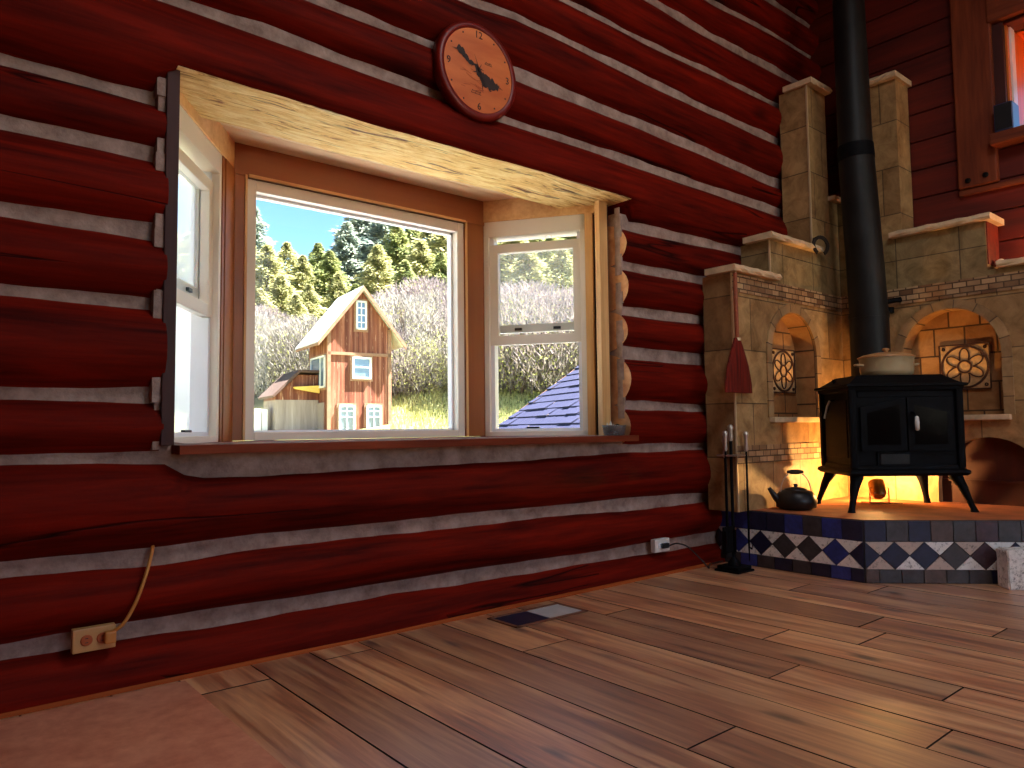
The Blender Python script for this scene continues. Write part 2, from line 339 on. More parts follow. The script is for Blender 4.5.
    def build(s, name, parent=None, off=None, xf=None, tone=None, weld=False):
        me = bpy.data.meshes.new(name)
        o0 = V(off) if off is not None else (parent_world(parent) if parent is not None and off is None else V((0, 0, 0)))
        vs = [V(p) - o0 for p in s.v]
        me.from_pydata(vs, [], s.f)
        for m in s.mats: me.materials.append(m)
        me.polygons.foreach_set('material_index', s.m); me.polygons.foreach_set('use_smooth', s.sm)
        if s.uv:
            ul = me.uv_layers.new(name='UVMap')
            for pi, p in enumerate(me.polygons):
                q = s.uv.get(pi)
                if q:
                    for li, c in zip(p.loop_indices, q): ul.data[li].uv = c
        if tone is not None:
            ca = me.color_attributes.new('tone', 'FLOAT_COLOR', 'POINT'); ca.data.foreach_set('color', [x for t in tone for x in (t, (t * 7.13) % 1, (t * 3.71) % 1, 1)])
        if weld:
            bm = bmesh.new(); bm.from_mesh(me); bmesh.ops.remove_doubles(bm, verts=bm.verts, dist=.0004); bmesh.ops.recalc_face_normals(bm, faces=bm.faces); bm.to_mesh(me); bm.free()
        me.update()
        o = bpy.data.objects.new(name, me); COL.objects.link(o)
        if parent is not None: o.parent = parent
        return o

WLOC = {}
def parent_world(p):
    return WLOC.get(p.name, V((0, 0, 0)))
def empty(name, loc=(0, 0, 0), rz=0.):
    o = bpy.data.objects.new(name, None); COL.objects.link(o); o.location = loc; o.rotation_euler = (0, 0, rz); o.empty_display_size = .1
    WLOC[o.name] = V(loc) if rz == 0 else V((0, 0, 0))   # rotated things take local coordinates
    return o
def tag(o, label, cat, group=None, kind=None):
    o['label'] = label; o['category'] = cat
    if group: o['group'] = group
    if kind: o['kind'] = kind
    return o
def lerp(tab, x, i):
    if x <= tab[0][0]: return tab[0][i]
    for a, b in zip(tab, tab[1:]):
        if x <= b[0]: return a[i] + (b[i] - a[i]) * (x - a[0]) / (b[0] - a[0])
    return tab[-1][i]
def wob(seed, x, amp, f=2.1):
    return amp * (math.sin(x * f + seed * 1.7) * .5 + math.sin(x * f * 2.7 + seed * 3.1) * .3 + math.sin(x * f * 6.1 + seed * .7) * .2)

# ------------------------------------------------------------------ room shell
XR, YB, XL, ZC = 4.98, -6.4, -3.0, 4.12

# log wall: chinking courses measured as (x, top, bottom)
CH = [
 [(-3, .186, .135), (.56, .186, .135), (.96, .178, .131), (1.67, .179, .127), (2.1, .172, .124), (3.6, .165, .098)],
 [(-3, .411, .372), (.27, .411, .372), (.66, .410, .358), (.95, .42, .368), (2.1, .411, .36), (3.6, .394, .342)],
 [(-3, .716, .685), (.22, .716, .685), (.68, .711, .672), (.73, .700, .626), (.95, .70, .623), (2.1, .70, .633), (2.84, .70, .643), (2.87, .690, .643), (3.55, .679, .639)],
 [(-3, .908, .879), (.24, .908, .879), (.65, .920, .877), (2.83, .91, .874), (3.55, .898, .863)],
 [(-3, 1.21, 1.17), (.21, 1.21, 1.17), (.65, 1.206, 1.167), (2.86, 1.196, 1.132), (3.53, 1.192, 1.126)],
 [(-3, 1.45, 1.41), (.2, 1.45, 1.41), (.64, 1.457, 1.40), (2.84, 1.405, 1.363), (3.53, 1.42, 1.37)],
 [(-3, 1.70, 1.66), (.2, 1.70, 1.66), (.64, 1.705, 1.656), (2.86, 1.643, 1.60), (3.58, 1.654, 1.606)],
 [(-3, 1.891, 1.855), (.2, 1.891, 1.855), (.64, 1.893, 1.848), (2.89, 1.868, 1.823), (4.06, 1.894, 1.838)],
 [(-3, 2.238, 2.21), (.68, 2.238, 2.21), (.94, 2.252, 2.21), (1.77, 2.227, 2.19), (2.14, 2.22, 2.182), (3.65, 2.222, 2.174)],
 [(-3, 2.442, 2.398), (1.22, 2.442, 2.40), (1.7, 2.437, 2.401), (2.17, 2.464, 2.409), (3.05, 2.46, 2.407), (4.34, 2.42, 2.36)],
 [(-3, 2.70, 2.67), (1.93, 2.708, 2.676), (2.15, 2.735, 2.704), (3.06, 2.716, 2.674), (4.35, 2.706, 2.66)],
 [(-3, 2.937, 2.906), (2.54, 2.937, 2.906), (3.24, 2.937, 2.902), (4.37, 2.95, 2.918)],
 [(-3, 3.188, 3.15), (3.2, 3.188, 3.153), (3.63, 3.196, 3.14), (4.38, 3.2, 3.152)],
 [(-3, 3.40, 3.36), (3.76, 3.40, 3.362), (4.4, 3.44, 3.409)],
 [(-3, 3.66, 3.62), (5, 3.67, 3.63)], [(-3, 3.91, 3.87), (5, 3.92, 3.88)]]
OPX0, OPX1 = .660, 2.862          # window opening cut through the logs
wallL = empty('wall_left', (1, .15, 0)); tag(wallL, 'wall of red stained logs with grey chinking around the bay window', 'wall', kind='structure')
YC, YCH = .15, .052
def make_log(i, x0, x1, cut=None):
    lo = CH[i - 1] if i > 0 else None; hi = CH[i] if i < len(CH) else None
    nx = max(4, int((x1 - x0) / .06)); rows = []; na = 28
    for a in range(nx + 1):
        x = x0 + (x1 - x0) * a / nx
        zb = (lerp(lo, x, 1) if lo else -.10) + wob(i * 2 + 1, x, .006) ; zt = (lerp(hi, x, 2) if hi else 4.17) + wob(i * 2, x, .006)
        h = (zt - zb) / 2; zc = (zt + zb) / 2; ra = .115 + h * .53; r = (h + .002) / math.sqrt(1 - ((YC - YCH) / ra) ** 2)
        row = []
        for j in range(na):
            t = 2 * PI * j / na; y = YC - ra * math.cos(t) + wob(i * 5 + j * .3, x, .004, 1.3); z = zc + r * math.sin(t)
            if cut:
                zcut = cut[2] + wob(3, x, .006, 4)
                if cut[0] - .02 < x < cut[1] + .02 and z < zcut: z = zcut
            row.append((x, y, z))
        rows.append(row)
    mb = MB(); mb.grid(rows, 'log', True, True, 'logend', True)
    if cut:   # sawn underside as its own face material
        mi = mb.mi('headercut')
        for k_, f in enumerate(mb.f):
            c = sum((V(mb.v[q]) for q in f), V((0, 0, 0))) / len(f)
            zs = [mb.v[q][2] for q in f]
            if cut[0] < c.x < cut[1] and c.z < cut[2] + .012 and max(zs) < cut[2] + .014: mb.m[k_] = mi; mb.sm[k_] = False
    mb.build('log', wallL)
for i in range(len(CH) + 1):
    if i in (3, 4, 5, 6, 7): make_log(i, XL - .2, OPX0 - .02); make_log(i, OPX1, XR + .2)
    elif i == 8: make_log(i, XL - .2, XR + .2, (OPX0 - .02, OPX1 + .045, 1.965))
    else: make_log(i, XL - .2, XR + .2)
def make_chink(i, x0, x1):
    tab = CH[i]; nx = max(4, int((x1 - x0) / .05)); rows = []
    for a in range(nx + 1):
        x = x0 + (x1 - x0) * a / nx; t = lerp(tab, x, 1); b = lerp(tab, x, 2); d = wob(i * 9, x, .006, 5)
        c = .004 + .006 * math.sin(x * 9 + i)
        rows.append([(x, YCH - .007 + d, b - .035), (x, YCH - .007 + d, b), (x, YCH - .008 + c + d, (t + b) / 2), (x, YCH - .007 + d, t), (x, YCH - .007 + d, t + .035), (x, .24, t + .035), (x, .24, b - .035)])
    mb = MB(); mb.grid(rows, 'chink', True, True, 'chink', True); mb.build('chinking', wallL)
for i in range(len(CH)):
    if i in (3, 4, 5, 6, 7): make_chink(i, XL - .1, OPX0 - .022); make_chink(i, OPX1 + .003, XR + .1)
    elif i == 2: make_chink(i, XL - .1, XR + .1)
    else: make_chink(i, XL - .1, XR + .1)

# plank floor (boards run away from the log wall)
mb = MB(); tone = []
x = XL - .2; rnd = random.Random(3)
while x < XR + .2:
    w = rnd.choice((.165, .19, .205, .225)); y = YB - rnd.random() * 1.2
    while y < .05:
        L = rnd.uniform(.9, 2.3); y1 = min(y + L, .05); g = .0028; t = rnd.random()
        a, b, c, d = (x + g, y + g), (x + w - g, y + g), (x + w - g, y1 - g), (x + g, y1 - g)
        dz = rnd.uniform(-.0006, .0006); n0 = len(mb.v)
        ins = .0
        mb.face([(a[0] + ins, a[1] + ins, dz), (b[0] - ins, b[1] + ins, dz), (c[0] - ins, c[1] - ins, dz), (d[0] + ins, d[1] - ins, dz)], 'floor')
        for (p, q), (pp, qq) in zip(((a, b), (b, c), (c, d), (d, a)), ((0, 1), (1, 2), (2, 3), (3, 0))):
            mb.face([(*p, -.006), (*q, -.006), mb.v[n0 + qq], mb.v[n0 + pp]], 'black')
        tone += [t] * (len(mb.v) - n0); y = y1
    x += w
n0 = len(mb.v); mb.face([(XL - .3, YB - .3, -.005), (XR + .3, YB - .3, -.005), (XR + .3, .1, -.005), (XL - .3, .1, -.005)], 'black'); tone += [.1] * 4
mb.box((XL - .3, YB - .3, -.3), (XR + .3, .1, -.02), 'jambdark'); tone += [.1] * (len(mb.v) - n0 - 4)
tag(mb.build('floor', tone=tone), 'worn brown plank floor running from the log wall', 'floor', kind='structure')
mb = MB(); mb.box((XL - .2, YB - .3, ZC), (XR + 1.25, .20, ZC + .06), 'ceil'); tag(mb.build('ceiling'), 'board ceiling high above the log room', 'ceiling', kind='structure')
mb = MB(); prof = [(.02, 0), (-.018, .015), (-.026, .012), (-.031, .007), (-.033, 0)]
mb.grid([[(x, y, z) for y, z in prof] for x in (XL, 3.5)], 'baseboard', False, True, None, True)
tag(mb.build('baseboard_left'), 'thin orange wood moulding where log wall meets floor', 'baseboard', kind='structure')

# wood plank wall behind the stove corner, with a high window opening
OY0, OY1, OZ0, OZ1 = -1.95, -1.125, 2.47, 3.16
wr = empty('wall_right', (XR, -3, 0)); tag(wr, 'dark red wood plank wall beyond the stone surround', 'wall', kind='structure')
mb = MB(); z = 0.
while z < ZC:
    z1 = min(z + .185, ZC + .05); g = .003
    segs = [(YB - .2, .1)] if (z1 < OZ0 + .02 or z > OZ1 - .02) else [(YB - .2, OY0), (OY1, .1)]
    for a, b in segs: mb.box((XR, a, z + g), (XR + .16, b, z1 - g), 'plank', bev=.006)
    z = z1
mb.build('planking', wr)
mb = MB(); mb.box((XR + .1, YB - .2, -.3), (XR + .2, OY0, ZC), 'plank'); mb.box((XR + .1, OY1, -.3), (XR + .2, .2, ZC), 'plank'); mb.box((XR + .1, OY0, -.3), (XR + .2, OY1, OZ0), 'plank'); mb.box((XR + .1, OY0, OZ1), (XR + .2, OY1, ZC), 'plank'); mb.build('backing', wr)
mb = MB(); mb.box((XR - .05, -1.09, 2.205), (XR + .0, -.88, ZC), 'timber', bev=.008); pst = mb.build('trim_1'); tag(pst, 'wide dark timber post with two bolts at its foot, high on the plank wall', 'post', kind='structure')
for yy, zz in ((-.935, 2.245), (-1.03, 2.255)):
    mb = MB(); mb.lathe([(.016, 0), (.016, .008), (.008, .012)], (XR - .05, yy, zz), 'iron', 8, 'x', Matrix.Translation((2 * (XR - .05), 0, 0)) @ Matrix.Scale(-1, 4, (1, 0, 0))); mb.build('bolt', pst, off=(0, 0, 0))
mb = MB(); mb.box((XR - .06, -2.3, 3.165), (XR, -1.075, 3.42), 'timberh', bev=.01); tag(mb.build('trim_2'), 'heavy timber lintel above the high window', 'beam', kind='structure')
mb = MB(); mb.box((XR - .12, -2.2, 2.405), (XR + .18, -1.075, 2.472), 'timberh', bev=.01); tag(mb.build('trim_3'), 'rough timber ledge under the high window', 'ledge', kind='structure')
mb = MB(); mb.box((XR - .03, -2.6, 2.165), (XR, -.875, 2.197), 'timberh', bev=.004); tag(mb.build('trim_4'), 'narrow timber rail on the plank wall under the post', 'rail', kind='structure')
w4 = empty('window_4', (XR, -1.5, 2.8)); tag(w4, 'high window in the plank wall with orange lit jamb', 'window', kind='structure')
mb = MB(); mb.box((XR - .02, OY1 - .02, OZ0), (XR + .02, OY1 + .04, OZ1), 'jambdark'); mb.build('casing', w4)
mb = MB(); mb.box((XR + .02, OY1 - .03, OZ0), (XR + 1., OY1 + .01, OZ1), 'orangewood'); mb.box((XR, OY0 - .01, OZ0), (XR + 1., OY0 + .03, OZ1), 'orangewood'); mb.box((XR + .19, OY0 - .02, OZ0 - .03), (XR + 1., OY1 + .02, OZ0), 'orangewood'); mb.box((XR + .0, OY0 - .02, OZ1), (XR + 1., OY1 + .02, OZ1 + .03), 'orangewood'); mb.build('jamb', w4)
mb = MB(); mb.box((XR + .06, OY1 - .04, OZ0), (XR + .13, OY1 - .03, OZ1), 'vinylwhite'); mb.build('trim_strip', w4)
mb = MB()
for a, b, c, d in ((OY1 - .09, OY1 - .03, OZ0, OZ1), (OY0 + .03, OY0 + .09, OZ0, OZ1), (OY0, OY1, OZ0, OZ0 + .06), (OY0, OY1, OZ1 - .06, OZ1)): mb.box((XR + .95, a, c), (XR + .99, b, d), 'jambdark')
mb.build('sash', w4)
mb = MB(); mb.box((XR + .968, OY0 + .05, OZ0 + .03), (XR + .972, OY1 - .05, OZ1 - .03), 'glass'); mb.build('pane', w4)
# small dark blue box on the ledge
mb = MB(); mb.box((XR - .115, -1.20, 2.473), (XR + .01, -1.105, 2.635), 'bluebox', bev=.006)
sp = mb.build('speaker_box'); tag(sp, 'small dark blue box standing on the timber ledge under the high window', 'box')
mb = MB(); mb.box((XR - .117, -1.195, 2.48), (XR - .113, -1.11, 2.628), 'black'); mb.build('front_panel', sp, off=(0, 0, 0))

# the walls behind the camera, with two unseen daylight windows assumed there
wf = empty('wall_front', (1, YB, 0)); tag(wf, 'log coloured wall behind the viewer', 'wall', kind='structure')
mb = MB(); WZ0, WZ1 = .75, 3.5
for a, b in ((XL - .2, .4), (1.8, 2.6), (4.2, XR + .2)): mb.box((a, YB - .2, -.1), (b, YB, ZC), 'plank')
for a, b in ((.4, 1.8), (2.6, 4.2)): mb.box((a, YB - .2, -.1), (b, YB, WZ0), 'plank'); mb.box((a, YB - .2, WZ1), (b, YB, ZC), 'plank')
mb.build('planking', wf)
w7 = empty('window_7', (2.15, -2.5, ZC)); tag(w7, 'square skylight added out of view in the board ceiling to light the plank floor', 'skylight', kind='structure')  # unseen skylight, added to brighten the floor
mb = MB()
for a_, b_, c_, d_ in ((1.35, 2.95, -3.2, -3.12), (1.35, 2.95, -1.88, -1.8), (1.35, 1.43, -3.2, -1.8), (2.87, 2.95, -3.2, -1.8)): mb.box((a_, c_, ZC - .06), (b_, d_, ZC + .01), 'pine')
mb.build('frame', w7); mb = MB(); mb.box((1.4, -3.15, ZC - .02), (2.9, -1.85, ZC - .016), 'glass'); mb.build('pane', w7)
for n_, (a, b) in ((5, (.4, 1.8)), (6, (2.6, 4.2))):
    w = empty('window_%d' % n_, ((a + b) / 2, YB, WZ0)); tag(w, ('nearer' if n_ == 5 else 'farther') + ' daylight window assumed in the unseen wall behind the viewer', 'window', kind='structure')
    mb = MB()
    for p, q, r, s_ in ((a, a + .07, WZ0, WZ1), (b - .07, b, WZ0, WZ1), (a, b, WZ0, WZ0 + .07), (a, b, WZ1 - .07, WZ1), ((a + b) / 2 - .03, (a + b) / 2 + .03, WZ0, WZ1)): mb.box((p, YB - .14, r), (q, YB - .08, s_), 'vinyl')
    mb.build('frame', w); mb = MB(); mb.box((a + .03, YB - .112, WZ0 + .03), (b - .03, YB - .108, WZ1 - .03), 'glass'); mb.build('pane', w)
mb = MB(); mb.box((XL - .2, YB - .2, -.1), (XL, .3, ZC), 'plank'); tag(mb.build('wall_back'), 'plain plank wall closing the far left of the room', 'wall', kind='structure')

# ------------------------------------------------------------------ bay window
A1, B1 = V((1.09, .70, 0)), V((2.46, .70, 0)); ZS, ZT = .735, 1.915
DR = V((.57, -.82, 0)).normalized(); DL = V((-.57, -.82, 0)).normalized()
FL_ = .62
mb = MB(); poly = [(.678, -.045), (2.885, -.045), (2.885, .2), (2.86, .24), (2.50, .80), (1.05, .80), (.66, .24), (.66, .1), (.678, .08)]
mb.prism(poly, lambda u, v, w: V((u, v, w)), .704, .733, 'sill'); o = mb.build('trim_5'); tag(o, 'dark brown sill board of the bay window', 'sill', kind='structure')
mb = MB(); mb.prism([(.60, .26), (2.94, .26), (2.55, .98), (1.0, .98)], lambda u, v, w: V((u, v, w)), .3, .696, 'chink'); tag(mb.build('trim_6'), 'bay base under the sill outside', 'trim', kind='structure')
sof = empty('trim_7', (1.77, .5, 2.04)); tag(sof, 'pale board soffit over the bay window', 'soffit', kind='structure')
for a, b in ((.15, .395), (.399, .536), (.540, .79)):
    mb = MB(); mb.box((.72 + .55 * max(0, a - .1), a, 2.045), (2.83 - .55 * max(0, a - .1), b, 2.078), 'soffit', bev=.003); mb.build('board', sof)
mb = MB(); mb.prism([(.55, .15), (3.0, .15), (2.52, .86), (1.03, .86)], lambda u, v, w_: V((u, v, w_)), 2.077, 2.22, 'pine'); mb.build('roof_block', sof)

def facet_xf(P, d):
    nrm = V((d.y, -d.x, 0))          # local x along facet, y outwards
    if nrm.y < 0: nrm = -nrm
    return Matrix(((d.x, nrm.x, 0, P.x), (d.y, nrm.y, 0, P.y), (0, 0, 1, 0), (0, 0, 0, 1)))
# centre picture window
w2 = empty('window_2', (1.77, .7, ZS)); tag(w2, 'large fixed picture window in the middle of the bay', 'window', kind='structure')
cx0, cx1, cz0, cz1 = 1.147, 2.337, .735, 1.90
mb = MB(); fw = .044
for a, b, c, d in ((cx0, cx0 + fw, cz0, cz1), (cx1 - fw, cx1, cz0, cz1), (cx0 + fw, cx1 - fw, cz0, cz0 + fw - .008), (cx0 + fw, cx1 - fw, cz1 - fw - .008, cz1)): mb.box((a, .70, c), (b, .80, d), 'vinyl', bev=.004)
mb.build('frame', w2)
mb = MB()
for a, b, c, d in ((cx0 + fw, cx0 + fw + .012, cz0 + .03, cz1 - .04), (cx1 - fw - .012, cx1 - fw, cz0 + .03, cz1 - .04), (cx0 + fw, cx1 - fw, cz1 - .064, cz1 - .05), (cx0 + fw, cx1 - fw, cz0 + .034, cz0 + .044)): mb.box((a, .745, c), (b, .775, d), 'vinylwhite')
mb.build('glazing_bead', w2)
mb = MB(); mb.box((cx0 + .03, .758, cz0 + .02), (cx1 - .03, .762, cz1 - .03), 'glass'); mb.build('pane', w2)
# posts and casings
for n_, (P, lab) in enumerate(((A1, 'left'), (B1, 'right'))):
    sgn = 1 if n_ == 0 else -1
    r = empty('trim_%d' % (8 + n_), (P.x, .7, ZS)); tag(r, 'orange wood corner post %s of the picture window' % lab, 'post', kind='structure')
    mb = MB(); xa, xb = (P.x - .004, cx0) if n_ == 0 else (cx1, P.x + .004)
    mb.box((xa, .69, .735), (xb, .84, 2.045), 'cedarv', bev=.003); mb.build('post', r)
    mb = MB(); mb.box((xb - .012, .682, .735), (xb - .002, .70, 1.91), 'pinev') if n_ == 0 else mb.box((xa + .002, .682, .735), (xa + .012, .70, 1.91), 'pinev'); mb.build('bead', r)
mb = MB(); mb.box((1.08, .685, 1.905), (2.47, .82, 2.046), 'cedar', bev=.004); mb.box((1.15, .678, 1.902), (2.335, .69, 1.914), 'pine'); tag(mb.build('trim_10'), 'orange wood head casing above the picture window', 'casing', kind='structure')

def double_hung(num, P, d, label, right):
    xf = facet_xf(P, d); w = empty('window_%d' % num, (P.x, P.y, ZS)); tag(w, label, 'window', kind='structure')
    sh = 0. if right else .155
    s0, s1, z0, z1 = .012 + sh, .582 + sh, .733, 1.925
    def part(name, boxes, mat, bev=.003, par=None):
        mb = MB()
        for a, b in boxes: mb.box(a, b, mat, xf, bev)
        return mb.build(name, par or w, off=(P.x, P.y, ZS))
    part('frame', [((s0, 0, z0), (s0 + .028, .12, z1)), ((s1 - .028, 0, z0), (s1, .12, z1)), ((s0, 0, z1 - .086), (s1, .12, z1)), ((s0, 0, z0), (s1, .12, z0 + .026))], 'vinyl')
    part('track', [((s0 + .028, .03, z0 + .02), (s0 + .05, .10, z1 - .05)), ((s1 - .05, .03, z0 + .02), (s1 - .028, .10, z1 - .05)), ((s0 + .03, .03, z0 + .026), (s1 - .03, .1, z0 + .042))], 'vinylwhite')
    a0, a1 = s0 + .032, s1 - .03
    # outer sash (dropped a little)
    so = part('outer_sash', [((a0, .07, 1.31), (a0 + .035, .1, 1.80)), ((a1 - .035, .07, 1.31), (a1, .1, 1.80)), ((a0 + .03, .07, 1.76), (a1 - .03, .1, 1.80)), ((a0 + .03, .07, 1.308), (a1 - .03, .1, 1.352))], 'greysash')
    part('lock', [((sh + .17, .058, 1.318), (sh + .21, .072, 1.332)), ((sh + .39, .058, 1.318), (sh + .43, .072, 1.332))], 'black', 0, so)
    part('pane', [((a0 + .02, .083, 1.33), (a1 - .02, .086, 1.79))], 'glasshaze' if right else 'glassglare', 0, so)
    si = part('inner_sash', [((a0 - .006, .025, 1.236), (a0 + .042, .06, 1.80)), ((a1 - .042, .025, 1.236), (a1 + .006, .06, 1.80)), ((a0 + .03, .025, 1.752), (a1 - .03, .06, 1.80)), ((a0 + .03, .025, 1.236), (a1 - .03, .06, 1.288))], 'vinyl')
    part('pane', [((a0 + .02, .043, 1.26), (a1 - .02, .046, 1.78))], 'glass', 0, si)
    if not right: part('glare_screen', [((a0, .102, .76), (a1, .104, 1.34))], 'glarescreen', 0)
    part('tilt_latch', [((sh + .24, .03, z0 + .041), (sh + .31, .045, z0 + .05))], 'black', 0)
    part('outside_pane', [((a0, .108, .76), (a1, .110, 1.31))], 'glass', 0) if right else None
    # orange casings of this side
    tr = empty('trim_%d' % (num + 10), (P.x, P.y, ZS)); tag(tr, 'orange wood casing around the %s window of the bay' % ('right' if right else 'left'), 'casing', kind='structure')
    part('casing', [((s1, -.006, .733), (s1 + .042, .12, 2.0))] if right else [((.0, -.008, .733), (s0 - .03, .12, 1.925))], 'pinev' if right else 'cedarv', .003, tr)  # right casing in paler pine, standing for yellow light on it
    part('head_casing', [((-.02, -.006, 1.925), (s1 + (.06 if right else .02), .14, 2.046))], 'pine', .003, tr)
    part('bead', [((s0 - .028, -.004, .733), (s0, .05, 1.925))], 'cedarv', 0, tr)
double_hung(3, B1, DR, 'double hung window at the right of the bay, over the blue roof', True)
double_hung(1, A1, DL, 'double hung window at the left of the bay, washed out by glare', False)
# jamb boards where the logs are cut
mb = MB(); mb.box((2.778, .10, .733), (2.838, .135, 1.99), 'pinev', bev=.003); tag(mb.build('trim_14'), 'pale pine jamb board beside the right window', 'jamb', kind='structure')
mb = MB(); mb.box((2.840, .12, .733), (2.868, .30, 1.97), 'jambdark'); tag(mb.build('trim_15'), 'dark strip standing for the shadowed gap between pine jamb and cut log ends', 'jamb', kind='structure')  # dark strip put where only a shadowed gap lies
mb = MB(); mb.box((.632, -.005, .733), (.672, .30, 1.972), 'jambdark', bev=.003); tag(mb.build('trim_16'), 'dark upright board at the left cut of the logs', 'jamb', kind='structure')
mb = MB()
for a in range(24):
    z = .75 + a * .05; wv = .008 * math.sin(a * 1.7)
    mb.box((2.860 + wv * .3, .03 + wv, z - .03), (2.868, .07, z + .03), 'chink')
mb.build('chinking', wallL)
mb = MB()
for a in range(24):
    z = .75 + a * .05; wv = .008 * math.sin(a * 1.3)
    mb.box((.612 + wv, .012 + wv, z - .03), (.636, .07, z + .03), 'chink')
mb.build('chinking', wallL)

# ------------------------------------------------------------------ stone surround
UC = 4.78; TH = .19
fnL = lambda u, v, w: V((UC - u, -.2 + w, v))
fnR = lambda u, v, w: V((UC + w, -.2 - u, v))
surr = empty('fire_surround', (UC, -.2, .306)); tag(surr, 'stepped stone tile surround with arched niches in the corner behind the wood stove', 'fire surround')
HZ = .306
def wing(fn, right, name):
    UE = 1.268 if not right else 1.9
    U2, U3, U4 = (.868, .362, .12) if not right else (.858, .40, .12)
    Z1, Z2, Z3, Z4 = 1.628, 1.872 if not right else 1.942, 2.965, 2.25
    if right: Z1 = 1.655
    nu0, nu1, nz0 = (.365, .893, .822) if not right else (.372, .912, .822)
    nc = (nu0 + nu1) / 2; nr = (nu1 - nu0) / 2; nsp = 1.462 - nr
    mb = MB()
    def rect(u0, u1, v0, v1, mat, sides=True): mb.prism([(u0, v0), (u1, v0), (u1, v1), (u0, v1)], fn, 0, TH, mat, sides=sides)
    rect(0, nu0, HZ if not right else .765, 1.52, 'stone', False); rect(nu1, UE, HZ if not right else .765, 1.52, 'stone')
    if right: # nook opening below the niche
        rc, rr, rs = .82, .275, .42
        pts = [(rc - rr, HZ)] + [(rc + rr * math.cos(PI - PI * i / 16), rs + rr * math.sin(PI - PI * i / 16)) for i in range(17)] + [(rc + rr, HZ)]
        mb.face([fn(u, v, 0) for u, v in [(nu0, HZ)] + ([(nu0, .72)] + [(rc, .72)])], 'stone', uv=[(nu0, HZ), (nu0, .72), (rc, .72)]) if False else None
        top = [(p[0], .765) for p in pts]
        for i in range(len(pts) - 1):
            q = [pts[i], pts[i + 1], top[i + 1], top[i]]
            if abs(q[0][0] - q[1][0]) > 1e-6: mb.face([fn(u, v, 0) for u, v in q], 'stone', uv=q)
            w0 = [fn(*pts[i], 0), fn(*pts[i + 1], 0), fn(*pts[i + 1], .06), fn(*pts[i], .06)]; mb.face(w0, 'stone', uv=[(0, .1), (.05, .1), (.05, .15), (0, .15)])
        rect(0, rc - rr, HZ, .765, 'stone', False); rect(rc + rr, UE, HZ, .765, 'stone')
        rect(nu0, nu1, .765, nz0, 'stone', False)
    else: rect(nu0, nu1, HZ, nz0, 'stone', False)
    arch = [(nu0, nz0)] + [(nc - nr * math.cos(PI * i / 24), nsp + nr * math.sin(PI * i / 24)) for i in range(25)] + [(nu1, nz0)]
    for i in range(1, 25):
        q = [arch[i], arch[i + 1], (arch[i + 1][0], 1.52), (arch[i][0], 1.52)]; mb.face([fn(u, v, 0) for u, v in q], 'stone', uv=q)
    mb.box(*[tuple(p) for p in (fn(nu0, nz0 - .05, TH), fn(nu1, 1.52, TH + .04))], 'stone')
    rect(0, UE, 1.52, 1.62, 'stone'); rect(0, UE, 1.62, Z1, 'slate')
    rect(U4, U2, Z1, Z2, 'slate'); rect(0, U4, Z1, Z4, 'slate'); rect(U4, U3, Z2, Z3, 'stone')
    mb.build('tile_wall', surr)
    # niche lining
    nd = .135; mb = MB(); L = 0; rows = []; uvs = []
    for i, p in enumerate(arch):
        if i: L += math.hypot(p[0] - arch[i - 1][0], p[1] - arch[i - 1][1])
        rows.append([fn(*p, 0), fn(*p, nd)]); uvs.append([(L, 0.02), (L, .15)])
    mb.grid(rows, 'niche', False, uvs=uvs)
    mb.face([fn(u, v, nd) for u, v in arch], 'niche', uv=[(u, v) for u, v in arch]); mb.build('niche', surr)
    # arch edging
    mb = MB(); rows = []; uvs = []; L = 0; aw = .048
    ring = [(nu0, nz0, -1, 0), (nu0, (nz0 + nsp) / 2, -1, 0)] + [(nc - nr * math.cos(PI * i / 24), nsp + nr * math.sin(PI * i / 24), -math.cos(PI * i / 24), math.sin(PI * i / 24)) for i in range(25)] + [(nu1, (nz0 + nsp) / 2, 1, 0), (nu1, nz0, 1, 0)]
    for i, (u, v, du, dv) in enumerate(ring):
        if i: L += math.hypot(u - ring[i - 1][0], v - ring[i - 1][1])
        rows.append([fn(u, v, .01), fn(u - du * .004, v - dv * .004, -.01), fn(u + du * aw, v + dv * aw, -.01), fn(u + du * aw, v + dv * aw, .01)]); uvs.append([(L, 0), (L, .01), (L, .05), (L, .06)])
    mb.grid(rows, 'arch', False, uvs=uvs); mb.build('arch_edging', surr)
    mb = MB(); mb.box(tuple(fn(nu0 - .03, nz0 - .03, -.035)), tuple(fn(nu1 + .03, nz0 + .002, nd)), 'cap', bev=.005); mb.build('niche_sill', surr)
    # mosaic bands
    mb = MB(); mb.prism([(0.0, 1.522), (UE, 1.522), (UE, 1.622), (0.0, 1.622)], fn, -.007, .01, 'mosaic'); mb.build('mosaic_band', surr)
    if not right: mb = MB(); mb.prism([(0.0, .566), (UE, .566), (UE, .666), (0.0, .666)], fn, -.007, .01, 'mosaic'); mb.build('mosaic_band', surr)
    # stone caps
    def cap(u0, u1, z, t=.036):
        mb = MB(); n = 10; rows = []
        for i in range(n + 1):
            u = u0 + (u1 - u0) * i / n; e = .004 * math.sin(i * 2.3 + z * 9)
            rows.append([fn(u, z, TH + (-.04 if not right else .05)), fn(u, z, -.042 + e), fn(u, z + t * .4, -.05 - e), fn(u, z + t + e, -.044 + e), fn(u, z + t, TH + (-.04 if not right else .05))])
        mb.grid(rows, 'cap', False, True, None, True); mb.build('cap_stone', surr)
    cap(U2 + .06 if right else U2 - .045, UE + .035, Z1); cap(U3 + .10 if False else U3 - .06, U2 + .04, Z2); cap(.115, U3 + .022, Z3); cap(0.0, U4 + .01, Z4, .03)
    # rosette tile
    ru, rz = (.535, 1.115) if not right else (.675, 1.115); h = .135
